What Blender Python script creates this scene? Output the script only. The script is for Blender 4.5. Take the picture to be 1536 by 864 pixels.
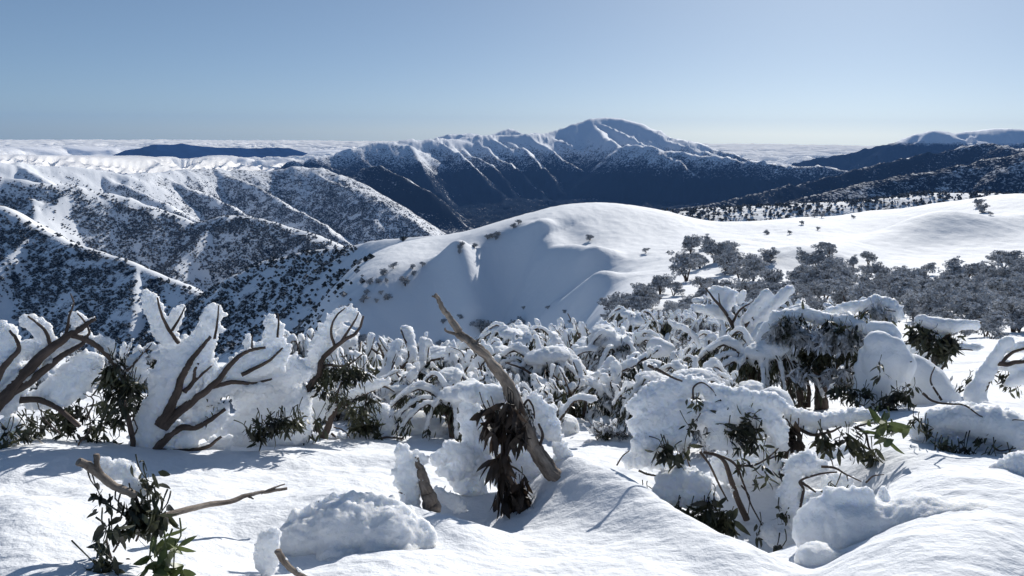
import bpy, math, random
import numpy as np
from mathutils import Vector, Matrix

# ------------------------------------------------------------------ camera, sky, sun, exposure
scn = bpy.context.scene
for o in list(bpy.data.objects): bpy.data.objects.remove(o)
COL = scn.collection
W_, H_, F_ = 1536.0, 864.0, 1183.0
PITCH = math.radians(11.15); ROLL = math.radians(0.45)
CZ = 1.7
_f = np.array([0, math.cos(PITCH), -math.sin(PITCH)])
_r0 = np.array([1.0, 0, 0]); _u0 = np.array([0, math.sin(PITCH), math.cos(PITCH)])
_u = _u0*math.cos(ROLL) - _r0*math.sin(ROLL)
_r = _r0*math.cos(ROLL) + _u0*math.sin(ROLL)
cam_d = bpy.data.cameras.new('camera'); cam = bpy.data.objects.new('camera', cam_d); COL.objects.link(cam)
cam_d.lens = 36.0*F_/W_; cam_d.sensor_width = 36; cam_d.clip_start = 0.1; cam_d.clip_end = 200000
cam.matrix_world = Matrix(((_r[0], _u[0], -_f[0], 0), (_r[1], _u[1], -_f[1], 0), (_r[2], _u[2], -_f[2], CZ), (0, 0, 0, 1)))
scn.camera = cam
SUN_AZ = math.radians(23.0)      # to the right of the view direction
SUN_EL = math.radians(25.0)
SKY_TINT = (0.87, 1.0, 1.08, 1)
world = bpy.data.worlds.new('World'); scn.world = world; world.use_nodes = True
nt = world.node_tree; nt.nodes.clear()
wo = nt.nodes.new('ShaderNodeOutputWorld'); wb = nt.nodes.new('ShaderNodeBackground')
sky = nt.nodes.new('ShaderNodeTexSky'); sky.sky_type = 'NISHITA'; sky.sun_disc = False
sky.sun_elevation = SUN_EL; sky.sun_rotation = SUN_AZ
sky.altitude = 1900; sky.air_density = 0.6; sky.dust_density = 1.8; sky.ozone_density = 4.0
wb.inputs['Strength'].default_value = 0.13
hs = nt.nodes.new('ShaderNodeMix'); hs.data_type = 'RGBA'; hs.blend_type = 'MULTIPLY'; hs.inputs['Factor'].default_value = 1.0
hs.inputs['B'].default_value = SKY_TINT   # white balance of the sky
gm = nt.nodes.new('ShaderNodeGamma'); gm.inputs[1].default_value = 0.62; nt.links.new(sky.outputs[0], gm.inputs[0]); nt.links.new(gm.outputs[0], hs.inputs['A']); nt.links.new(hs.outputs['Result'], wb.inputs[0]); nt.links.new(wb.outputs[0], wo.inputs[0])
sd = bpy.data.lights.new('sun', 'SUN'); so = bpy.data.objects.new('sun', sd); COL.objects.link(so)
sd.energy = 4.3; sd.angle = math.radians(0.5); sd.color = (1.0, 0.965, 0.91)
SUN = Vector((math.sin(SUN_AZ)*math.cos(SUN_EL), math.cos(SUN_AZ)*math.cos(SUN_EL), math.sin(SUN_EL)))
so.rotation_euler = (SUN).to_track_quat('Z', 'Y').to_euler(); so.location = (0, 0, 60)
vs = scn.view_settings; vs.view_transform = 'Standard'; vs.look = 'None'; vs.exposure = 0.22; vs.gamma = 1
scn.cycles.max_bounces = 6; scn.cycles.diffuse_bounces = 3; scn.cycles.glossy_bounces = 2
scn.cycles.transmission_bounces = 2; scn.cycles.transparent_max_bounces = 4; scn.cycles.volume_bounces = 0
scn.cycles.caustics_reflective = False; scn.cycles.caustics_refractive = False
scn.cycles.sample_clamp_indirect = 4.0

# ------------------------------------------------------------------ helpers
def at(px, py, D):
    """world point seen at photo pixel (px,py) at horizontal distance D"""
    d = _f + (px-768)/F_*_r + (432-py)/F_*_u
    return np.array([0, 0, CZ]) + d*(D/math.hypot(d[0], d[1]))
def tag(o, label=None, cat=None, group=None, kind=None):
    if label: o['label'] = label
    if cat: o['category'] = cat
    if group: o['group'] = group
    if kind: o['kind'] = kind
    return o
def mesh_obj(name, V, Fq, mat=None, parent=None, smooth=True, attrs=None):
    """V (n,3) array; Fq list/array of faces (array: all same size)"""
    V = np.asarray(V, dtype=np.float32)
    me = bpy.data.meshes.new(name)
    if isinstance(Fq, np.ndarray):
        k = Fq.shape[1]; nf = Fq.shape[0]
        me.vertices.add(len(V)); me.vertices.foreach_set('co', V.ravel())
        me.loops.add(nf*k); me.loops.foreach_set('vertex_index', Fq.astype(np.int32).ravel())
        me.polygons.add(nf); me.polygons.foreach_set('loop_start', np.arange(0, nf*k, k, dtype=np.int32))
        me.update(calc_edges=True)
    else:
        me.from_pydata(V.tolist(), [], Fq); me.update()
    me.polygons.foreach_set('use_smooth', np.full(len(me.polygons), smooth))
    if attrs:
        for an, arr in attrs.items():
            a = me.attributes.new(an, 'FLOAT', 'POINT'); a.data.foreach_set('value', np.asarray(arr, dtype=np.float32).ravel())
    if mat: me.materials.append(mat)
    o = bpy.data.objects.new(name, me); COL.objects.link(o)
    if parent: o.parent = parent
    return o

_rs = np.random.RandomState(11)
_P = _rs.permutation(4096).astype(np.int32); _G = _rs.rand(4096)*2*np.pi
_GX = np.cos(_G); _GY = np.sin(_G)
def gnoise(x, y, seed=0):
    """2D gradient noise about -1..1"""
    xi = np.floor(x).astype(np.int64); yi = np.floor(y).astype(np.int64)
    xf = x-xi; yf = y-yi
    u = xf*xf*xf*(xf*(xf*6-15)+10); v = yf*yf*yf*(yf*(yf*6-15)+10)
    def g(ix, iy, fx, fy):
        h = _P[(_P[(ix+seed*57) & 4095]+iy) & 4095]
        return _GX[h]*fx+_GY[h]*fy
    a = g(xi, yi, xf, yf); b = g(xi+1, yi, xf-1, yf); c = g(xi, yi+1, xf, yf-1); d = g(xi+1, yi+1, xf-1, yf-1)
    return ((a*(1-u)+b*u)*(1-v)+(c*(1-u)+d*u)*v)*1.5
def fbm(x, y, oct=4, seed=0, gain=0.5, lac=2.03):
    s = 0; a = 1.0; t = 0
    for i in range(oct):
        s = s + a*gnoise(x, y, seed+i*7); t += a; a *= gain; x = x*lac+3.1; y = y*lac+1.7
    return s/t
def ridged(x, y, oct=4, seed=0, gain=0.5):
    s = 0; a = 1.0; t = 0
    for i in range(oct):
        s = s + a*(1-np.abs(gnoise(x, y, seed+i*5))*1.6); t += a; a *= gain; x = x*2.1+5.2; y = y*2.1+9.2
    return s/t
def sstep(a, b, x):
    t = np.clip((x-a)/(b-a), 0, 1); return t*t*(3-2*t)

# ------------------------------------------------------------------ materials
def new_mat(name):
    m = bpy.data.materials.new(name); m.use_nodes = True
    n = m.node_tree; b = n.nodes['Principled BSDF']; return m, n, b
def N(n, t, **kw):
    x = n.nodes.new(t)
    for k, v in kw.items():
        if k in x.inputs: x.inputs[k].default_value = v
        else: setattr(x, k, v)
    return x
def L(n, a, b): n.links.new(a, b)
def ramp(n, fac, p0, p1, c0=(0, 0, 0, 1), c1=(1, 1, 1, 1)):
    r = n.nodes.new('ShaderNodeValToRGB'); r.color_ramp.elements[0].position = p0; r.color_ramp.elements[1].position = p1
    r.color_ramp.elements[0].color = c0; r.color_ramp.elements[1].color = c1; L(n, fac, r.inputs[0]); return r

def terrain_material():
    m, n, b = new_mat('snow_terrain')
    tc = N(n, 'ShaderNodeTexCoord')
    sn = (0.86, 0.88, 0.91, 1)
    # fine snow relief: wind ripples + grain near the viewer, broad texture further off
    mp = N(n, 'ShaderNodeMapping'); mp.inputs['Rotation'].default_value = (0, 0, 0.5); mp.inputs['Scale'].default_value = (1.0, 1.15, 1.0)
    L(n, tc.outputs['Object'], mp.inputs[0])
    n1 = N(n, 'ShaderNodeTexNoise', Scale=16.0, Detail=5.0, Roughness=0.6); L(n, mp.outputs[0], n1.inputs['Vector'])
    n2 = N(n, 'ShaderNodeTexNoise', Scale=95.0, Detail=3.0, Roughness=0.7); L(n, tc.outputs['Object'], n2.inputs['Vector'])
    n3 = N(n, 'ShaderNodeTexNoise', Scale=0.22, Detail=8.0, Roughness=0.62); L(n, mp.outputs[0], n3.inputs['Vector'])
    near = N(n, 'ShaderNodeAttribute', attribute_name='near')
    b1 = N(n, 'ShaderNodeBump', Distance=0.0055); L(n, n1.outputs[0], b1.inputs['Height']); L(n, near.outputs['Fac'], b1.inputs['Strength'])
    b2 = N(n, 'ShaderNodeBump', Distance=0.004); L(n, n2.outputs[0], b2.inputs['Height']); L(n, near.outputs['Fac'], b2.inputs['Strength']); L(n, b1.outputs[0], b2.inputs['Normal'])
    b3 = N(n, 'ShaderNodeBump', Distance=0.35, Strength=0.8); L(n, n3.outputs[0], b3.inputs['Height']); L(n, b2.outputs[0], b3.inputs['Normal'])
    # forest cover on the far slopes: clumps of crowns decided by the 'forest' density
    fo = N(n, 'ShaderNodeAttribute', attribute_name='forest')
    v = N(n, 'ShaderNodeTexNoise', Scale=0.06, Detail=3.0, Roughness=0.85); L(n, tc.outputs['Object'], v.inputs['Vector'])
    v2 = N(n, 'ShaderNodeTexNoise', Scale=0.008, Detail=4.0, Roughness=0.6); L(n, tc.outputs['Object'], v2.inputs['Vector'])
    ad = N(n, 'ShaderNodeMath', operation='MULTIPLY_ADD'); L(n, v2.outputs[0], ad.inputs[0]); ad.inputs[1].default_value = 0.45; L(n, v.outputs[0], ad.inputs[2])
    a2 = N(n, 'ShaderNodeMath', operation='ADD'); L(n, ad.outputs[0], a2.inputs[0]); L(n, fo.outputs['Fac'], a2.inputs[1])
    r = ramp(n, a2.outputs[0], 0.0, 1.0); r.color_ramp.elements[0].position = 0.0
    mr = N(n, 'ShaderNodeMapRange'); mr.inputs['From Min'].default_value = 1.18; mr.inputs['From Max'].default_value = 1.32
    L(n, a2.outputs[0], mr.inputs['Value'])
    mc = N(n, 'ShaderNodeMix', data_type='RGBA'); L(n, mr.outputs[0], mc.inputs['Factor'])
    n.nodes.remove(r)
    mc.inputs['A'].default_value = sn; mc.inputs['B'].default_value = (0.018, 0.025, 0.036, 1)
    L(n, mc.outputs['Result'], b.inputs['Base Color'])
    bf = N(n, 'ShaderNodeBump', Distance=6.0); L(n, v.outputs[0], bf.inputs['Height']); L(n, b3.outputs[0], bf.inputs['Normal'])
    fs = N(n, 'ShaderNodeMath', operation='MULTIPLY', use_clamp=True); L(n, fo.outputs['Fac'], fs.inputs[0]); fs.inputs[1].default_value = 1.0
    L(n, fs.outputs[0], bf.inputs['Strength']); L(n, bf.outputs[0], b.inputs['Normal'])
    b.inputs['Roughness'].default_value = 0.8
    sp = N(n, 'ShaderNodeMapRange'); sp.inputs['To Min'].default_value = 0.18; sp.inputs['To Max'].default_value = 0.0; L(n, mr.outputs[0], sp.inputs['Value']); L(n, sp.outputs[0], b.inputs['Specular IOR Level'])
    return m
M_TERR = terrain_material()
# ------------------------------------------------------------------ terrain
def seg_dist(x, y, pts):
    """distance to a polyline (n,3), interpolated z of nearest point, signed side (+ = right of travel)"""
    bd = np.full(x.shape, 1e18); bz = np.zeros(x.shape); bs = np.zeros(x.shape)
    for i in range(len(pts)-1):
        a = pts[i]; b = pts[i+1]; dx, dy = b[0]-a[0], b[1]-a[1]; l2 = dx*dx+dy*dy+1e-9
        t = np.clip(((x-a[0])*dx+(y-a[1])*dy)/l2, 0, 1)
        ex = x-a[0]-t*dx; ey = y-a[1]-t*dy; d = ex*ex+ey*ey
        m = d < bd
        bd = np.where(m, d, bd); bz = np.where(m, a[2]+t*(b[2]-a[2]), bz)
        bs = np.where(m, np.sign(dy*(x-a[0])-dx*(y-a[1])), bs)
    return np.sqrt(bd), bz, bs
def tent(x, y, pts, slope, rnd=20.0, slope_r=None):
    """ridge whose height falls off either side; max over segments so that spurs stay crisp"""
    h = np.full(x.shape, -1e9)
    for i in range(len(pts)-1):
        a = pts[i]; b = pts[i+1]; dx, dy = b[0]-a[0], b[1]-a[1]; l2 = dx*dx+dy*dy+1e-9
        t = np.clip(((x-a[0])*dx+(y-a[1])*dy)/l2, 0, 1)
        ex = x-a[0]-t*dx; ey = y-a[1]-t*dy; d = np.sqrt(ex*ex+ey*ey)
        s = slope
        if slope_r is not None: s = np.where(dy*(x-a[0])-dx*(y-a[1]) > 0, slope_r, slope)
        h = np.maximum(h, a[2]+t*(b[2]-a[2])-s*(np.sqrt(d*d+rnd*rnd)-rnd))
    return h
def P(lst, D=None):
    return np.array([at(p[0], p[1], (p[2] if len(p) > 2 else D)) for p in lst])
def spur(p0, az_deg, length, drop, n=6, wig=0.12, seed=0, curve=0.0):
    """descending ridge from p0, heading az (deg, 0 = away from viewer, 90 = right)"""
    rr = random.Random(seed); pts = [np.array(p0, float)]; a = az_deg; st = length/n
    for i in range(n):
        a2 = a+rr.uniform(-1, 1)*wig*90+curve*i
        q = pts[-1].copy(); q[0] += math.sin(math.radians(a2))*st; q[1] += math.cos(math.radians(a2))*st
        q[2] -= drop*st*(0.6+0.8*(i+1)/n); pts.append(q)
    return np.array(pts)

# --- control points of the near ground (photo pixel, distance)
CP = [  # foreground
 (0,864,2.9),(180,864,2.75),(420,864,2.95),(700,864,2.8),(950,864,2.7),(1110,864,2.95),(1200,864,3.1),(1536,864,2.9),
 (0,770,3.5),(200,790,3.4),(330,780,3.5),(520,800,3.3),(700,790,3.6),(780,800,3.6),(1536,800,3.3),
 (0,690,4.6),(120,690,4.6),(260,700,4.7),(400,693,5.0),(590,695,5.0),(640,760,4.0),(820,760,4.0),
 (1180,800,3.9),(1150,740,4.6),(1300,790,3.4),
 (0,640,6.2),(250,640,6.4),(450,650,6.3),(650,650,6.5),(900,655,6.4),(860,668,6.0),(1100,650,6.6),(1300,640,7.0),(1500,640,6.6),
 (300,600,9),(600,595,10),(900,590,10),(1230,608,9.5),(1450,590,10.5),(0,600,9),
 (1450,555,15),(1536,525,19),(1300,560,15),(1000,550,16),(750,555,16),(600,555,16),(350,560,14),(100,560,14),
 (1000,525,24),(1200,515,28),(1400,500,36),(1536,488,40),(800,530,24),(600,530,24),(300,545,20),(0,545,20),
 # saddle and the hill on the right
 (1536,470,60),(1400,465,70),(1250,470,70),(1100,480,60),(950,500,52),
 (1536,440,110),(1400,435,120),(1250,440,120),(1100,440,125),(1000,452,120),(940,470,115),
 (1536,405,170),(1400,410,160),(1250,410,170),(1100,405,175),(1010,420,165),(950,440,150),
 (1536,350,240),(1400,372,220),(1250,372,225),(1100,370,230),(1000,378,220),(950,400,200),
 (1536,295,340),(1470,302,340),(1400,308,335),(1300,318,325),(1200,325,320),(1100,332,310),(1060,334,305),(1024,325,300),
 (982,317,300),(932,309,300),(888,305,300),(848,308,300),(797,321,295),(727,345,285),(663,383,270),(596,402,255),(540,436,245),(500,490,235),
 (900,340,270),(980,350,265),(1100,350,270),(1300,345,275),
 # shaded bowl side: virtual continuation of the crest level, the break line cuts it down
 (800,360,240),(860,400,205),(700,420,225),(880,460,160),
]
OFF = []   # az deg, r, z : where nothing is seen
for az in (-40, -32, -24, -16, -9, -4):
    OFF += [(az, 45, -16), (az, 90, -46), (az, 160, -82 if az < -14 else -75)]
OFF += [(0, 45, -14), (4, 45, -13), (0, 90, -38), (4, 90, -32), (-40, 300, -150), (-28, 300, -140), (-20, 300, -110)]
for az in (-8, 0, 8, 16, 24, 34): OFF += [(az, 430, -62)]
for az in (-60, -45, 45, 60): OFF += [(az, 3, 0), (az, 6, -.7), (az, 15, -2.7)]
OFF += [(45, 60, -13), (45, 150, -28), (45, 330, -25), (60, 60, -13), (60, 150, -28), (60, 330, -25)]
_cx, _cv = [], []
for c in CP:
    p = at(*c); _cx.append((math.atan2(p[0], p[1])*3.0, math.log(c[2]))); _cv.append((p[2]-CZ)/c[2])
for az, r_, z_ in OFF:
    _cx.append((math.radians(az)*3.0, math.log(r_))); _cv.append((z_-CZ)/r_)
_cx = np.array(_cx); _cv = np.array(_cv); _n = len(_cx)
def _phi(d2): return 0.5*d2*np.log(d2+1e-12)
_A = np.zeros((_n+3, _n+3)); _d = ((_cx[:, None]-_cx[None])**2).sum(2); _A[:_n, :_n] = _phi(_d)+np.eye(_n)*2e-3
_A[:_n, _n] = 1; _A[:_n, _n+1:] = _cx; _A[_n, :_n] = 1; _A[_n+1:, :_n] = _cx.T
_w = np.linalg.solve(_A, np.concatenate([_cv, [0, 0, 0]]))
def near_z(x, y):
    az = np.clip(np.arctan2(x, y), -1.05, 1.05)*3.0; r = np.hypot(x, y); lr = np.log(np.clip(r, 2.4, 460))
    t = np.full(x.shape, _w[_n])+_w[_n+1]*az+_w[_n+2]*lr
    for i in range(_n):
        t += _w[i]*_phi((az-_cx[i, 0])**2+(lr-_cx[i, 1])**2)
    return CZ+t*np.clip(r, 2.4, 460)-0.5*np.maximum(r-460, 0)

BREAK = P([(470,540,215),(500,495,232),(540,438,243),(596,403,252),(663,386,262),(700,372,268),(727,357,270),(800,337,274),(868,328,272),(884,338,262),
           (915,372,238),(935,398,220),(950,420,200),(925,450,165),(905,478,130)])
LUMPS = [  # small lit spurs inside the bowl: line, height, width
 (P([(686,384,258),(697,402,248),(707,428,236)]), 8.5, 7), (P([(808,345,262),(818,362,246),(850,380,235),(878,404,222)]), 8.0, 8),
 (P([(822,418,205),(850,430,195),(882,450,186)]), 7.5, 7), (P([(1215,398,185),(1260,388,205),(1330,376,222),(1400,362,238)]), 4.5, 14), (P([(1400,362,238),(1536,345,255)]), 2.2, 12)]
MOUNDS = [ # px, py, D of the crest line, height above base, width (foreground drifts)
 (P([(868,694,4.3),(930,702,4.0),(1000,735,3.65),(1060,775,3.35),(1105,820,3.1),(1130,864,2.9)]), 0.22, 0.25),
 (P([(430,765,3.5),(520,745,3.6),(600,762,3.5),(650,790,3.4)]), 0.20, 0.30),
 (P([(1215,752,3.7),(1290,735,3.7),(1400,712,4.0),(1536,745,3.7)]), 0.28, 0.34),
 (P([(1400,712,4.0),(1375,660,5.2),(1390,640,5.8)]), 0.22, 0.28),
 (P([(560,655,6.4),(620,622,6.9),(680,648,6.4)]), 0.30, 0.42),
 (P([(0,735,3.9),(60,730,4.0)]), 0.10, 0.3),
 (P([(230,720,4.4),(330,695,4.8),(460,692,4.9),(590,697,4.9)]), 0.06, 0.35),
]
PITS = [(at(1160,790,3.9), 0.34, 0.45), (at(1100,740,4.5), 0.16, 0.5), (at(690,770,3.9), 0.10, 0.3), (at(1270,700,4.5), 0.15, 0.35), (at(60,722,4.2), 0.12, 0.35)]

# --- far ridges
FT = []   # (points, slope, rounding)
def ridge(lst, D, slope, rnd=25): p = P(lst, D); FT.append((p, slope, rnd)); return p
# the big mountain
r_main = ridge([(380,262,7200),(425,249,7200),(470,239,7300),(520,227,7500),(575,214,7700),(600,212,7800),(625,212,8000),(650,209,8100),(680,212,8300),(700,207,8500),
                (750,203,8700),(790,203,8800),(815,204,9000),(838,196,9200),(862,186,9300),(886,178,9400),(910,176,9500),(932,178,9500),(947,184,9500)], None, 0.62, 40)
r_right = ridge([(932,178,9500),(960,185,9500),(985,196,9450),(1010,206,9400),(1060,222,9300),(1110,237,9200),(1165,252,9100),(1220,262,9000)], None, 0.62, 40)
ridge([(890,186,9300),(905,205,8800),(930,224,8300),(945,218,7900),(985,222,7600),(1030,231,7500),(1065,236,7400),(1110,240,7300),(1165,250,7200),(1220,252,7200),(1275,259,7100),(1330,275,7000)], None, 0.75, 22)
ridge([(660,206,9400),(705,201,9500),(735,207,9500),(766,195,9700),(790,203,9700),(800,199,9800),(830,206,9900)], None, 0.5, 60)
for (px, py, D, az, ln, dr, sd) in [(650,209,8100,150,1700,.42,1),(680,212,8300,148,1500,.42,2),(700,207,8500,150,1900,.42,3),(726,205,8600,150,1500,.45,4),(750,203,8700,150,2000,.42,5),
        (790,203,8800,150,1900,.42,6),(820,203,9000,148,2000,.42,7),(862,186,9300,155,1900,.5,8),(886,178,9400,148,2600,.43,9),(947,184,9500,140,2400,.44,10),
        (985,196,9450,140,2000,.45,11),(1030,213,9400,145,1500,.45,12),(1080,228,9300,140,1400,.45,13),(600,212,7800,160,1500,.45,14),(985,222,7600,165,1400,.42,15),(1065,236,7400,165,1300,.42,16),
        (1110,240,7300,160,1200,.42,17),(1165,250,7200,165,1100,.4,18),(930,224,8300,190,1500,.45,19),(910,176,9500,152,1800,.5,31)]:
    FT.append((spur(at(px, py, D), az-10, ln, dr+.03, 9, 0.13, sd, 1.5), 0.84, 15))
# nearer spurs below its left end
r_a = ridge([(440,262,5600),(512,270,5200),(545,255,5400),(569,249,5400),(600,262,5330),(640,285,5200),(697,336,5000),(730,352,4900)], None, 0.78, 25)
ridge([(500,262,4600),(520,290,4200),(560,330,3700)], None, 0.75, 18)
# far right mountain, forest ridges on the right
ridge([(1150,262,10800),(1185,249,10900),(1210,240,11000),(1240,236,11000),(1270,232,11000),(1300,225,11000),(1340,215,11000),(1365,206,11000),(1385,198,11000),(1400,195,11000),(1430,199,11000),(1460,197,11000),(1490,193,11000),(1536,194,11000),(1650,200,11000)], None, 0.55, 50)
for k, (px, py) in enumerate([(1365,206),(1400,195),(1440,198),(1490,193),(1530,194)]): FT.append((spur(at(px, py, 11000), 175-10*(k % 2), 2200, .36, 7, .1, 40+k), 0.75, 20))
ridge([(1000,318,4200),(1100,300,4700),(1200,275,5300),(1260,266,5500),(1330,246,5800),(1400,231,6000),(1440,223,6000),(1475,216,6000),(1500,222,5900),(1536,226,5800),(1650,230,5700)], None, 0.62, 30)
ridge([(1150,318,3300),(1200,298,3600),(1300,275,3900),(1400,256,4100),(1480,240,4200),(1536,229,4200),(1650,215,4200)], None, 0.60, 40)
ridge([(900,330,1300),(1000,318,1300),(1100,312,1350),(1200,309,1400),(1300,300,1450),(1400,291,1500),(1480,292,1500),(1536,292,1500),(1650,290,1500)], None, 0.40, 60)
# left ridges
l1 = ridge([(-120,240,3400),(0,243,3500),(60,248,3600),(140,254,3700),(190,262,3700),(240,259,3900),(300,254,4100),(400,257,4300),(440,250,4300),(470,252,4300),(510,265,4200),(560,300,3900)], None, 0.66, 75)
for (px, py, D, az, ln, dr, sd) in [(20,245,3500,128,1500,.33,21),(140,254,3700,118,1500,.36,22),(240,259,3900,112,1500,.38,23),(330,255,4100,120,1500,.38,24),(400,257,4300,120,1600,.40,25),(450,250,4300,125,1700,.36,26)]:
    FT.append((spur(at(px, py, D), az, ln, dr, 7, 0.06, sd, 2), 0.74, 18))
ridge([(-150,250,2300),(-60,262,2250),(0,268,2250),(60,277,2200),(110,281,2200),(151,288,2200),(215,308,2150),(289,334,2100),(315,329,2100),(346,324,2050),(403,332,2000),(440,345,1950),(483,359,1850),(530,385,1750)], None, 0.74, 34)
for (px, py, D, az, ln, dr, sd) in [(110,281,2200,172,900,.40,52),(330,326,2070,185,700,.44,51),(20,270,2250,140,900,.4,55)]:
    FT.append((spur(at(px, py, D), az, ln, dr, 6, 0.08, sd, 2), 0.78, 9))
ridge([(-150,288,1450),(-60,298,1400),(0,308,1350),(44,335,1300),(111,366,1200),(188,392,1120),(268,426,1040),(302,440,980),(340,470,900),(380,520,820)], None, 0.74, 10)
for (px, py, D, az, ln, dr, sd) in [(60,343,1280,178,480,.48,61),(205,398,1100,160,420,.5,63)]:
    FT.append((spur(at(px, py, D), az, ln, dr, 6, 0.08, sd, 2), 0.82, 6))
r_f4 = ridge([(800,330,330),(740,346,380),(700,352,430),(650,353,500),(580,360,560),(512,370,620),(460,378,660),(403,390,700),(360,412,740),(322,440,790),(290,480,850)], None, 0.70, 8)
FT.append((spur(at(560,362,570), 185, 200, .45, 5, .1, 71), .6, 6)); FT.append((spur(at(450,380,665), 180, 250, .45, 5, .1, 72), .6, 6))

def far_z(x, y):
    r = np.hypot(x, y)
    wx = x+fbm(x/900, y/900, 3, 3)*110*sstep(800, 3000, r)+fbm(x/160, y/160, 3, 5)*16*sstep(500, 2500, r)
    wy = y+fbm(x/900, y/900, 3, 13)*110*sstep(800, 3000, r)+fbm(x/160, y/160, 3, 15)*16*sstep(500, 2500, r)
    h = np.full(x.shape, -900.0)
    top = np.full(x.shape, -900.0)
    for p, s, rn in FT:
        # nearly straight use of the unwarped position keeps crests where they belong
        q = tent(x*0.6+wx*0.4, y*0.6+wy*0.4, p, s, rn)
        d = q-h; k = 6.0
        h = np.maximum(h, q)
    floor = -620+fbm(x/1500, y/1500, 3, 21)*80
    h = np.maximum(h, floor+sstep(8000, 12000, r)*-100)
    return h
def height(x, y):
    r = np.hypot(x, y)
    zn = np.full(x.shape, -1e9); m = r < 900
    xm, ym = x[m], y[m]; rm = r[m]
    z = near_z(xm, ym)
    # break of slope of the dome (shaded bowl)
    k = (rm > 60)
    d, bz, sg = seg_dist(xm[k], ym[k], BREAK)
    s = d*sg
    azk = np.arctan2(xm[k], ym[k])
    soft = 2.5
    fall = np.log1p(np.exp(np.clip(s/soft, -30, 30)))*soft
    fall = np.where(s > 90, s, fall)
    amt = sstep(math.radians(13), math.radians(6), azk) if False else 1.0
    # only on the near-left side, fading out close to the viewer and behind the crest
    zz = z[k]-0.74*np.minimum(fall, 150)*sstep(75, 135, rm[k])*sstep(-4000, 1, 0)
    for p, hh, w in LUMPS:
        d2, _, _ = seg_dist(xm[k], ym[k], p); zz = zz+hh*np.exp(-(d2/w)**2)
    z[k] = zz
    # medium wind relief
    z += 1.1*fbm(xm/38, ym/55, 4, 31)*sstep(70, 160, rm)*(1-sstep(400, 500, rm))
    z += (0.35*ridged(xm/9+ym/30, ym/26, 3, 34)*sstep(-.2, .6, fbm(xm/40, ym/40, 2, 32)))*sstep(60, 120, rm)*(1-sstep(420, 500, rm))
    z += 0.20*fbm(xm/3.4, ym/3.4, 3, 33)*sstep(6, 20, rm)
    k = rm < 30
    xx, yy = xm[k], ym[k]; zz = z[k]
    for p, hh, w in MOUNDS:
        q = np.concatenate([np.linspace(p[i], p[i+1], 14, endpoint=False) for i in range(len(p)-1)]+[p[-1:]])
        sw = np.zeros(xx.shape); sz = np.zeros(xx.shape); g = np.zeros(xx.shape)
        for c in q:
            e = np.exp(-((xx-c[0])**2+(yy-c[1])**2)/w**2); sw += e**2; sz += e**2*c[2]; g = np.maximum(g, e)
        bz = np.where(sw > 1e-12, sz/np.maximum(sw, 1e-12), zz)
        zz = zz*(1-g)+np.maximum(zz, bz)*g
    for p, dep, w in PITS:
        d2 = np.hypot(xx-p[0], yy-p[1]); zz = zz-dep*np.exp(-(d2/w)**2)
    a = 0.035*fbm(xx/0.7, yy/0.7, 3, 35)+0.004*ridged(xx/0.6+yy/1.2, yy/0.35, 3, 36)*sstep(-.1, .5, fbm(xx/1.1, yy/1.1, 2, 37))+0.007*fbm(xx/.10, yy/.08, 2, 38)+0.012*fbm(xx/.28, yy/.22, 2, 39)
    z[k] = zz+a*sstep(0.3, 2, np.hypot(xx, yy))
    zn[m] = z
    zf = np.full(x.shape, -1e9); m2 = r > 240
    zf[m2] = far_z(x[m2], y[m2])
    return np.maximum(zn, zf), zn, zf

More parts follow.
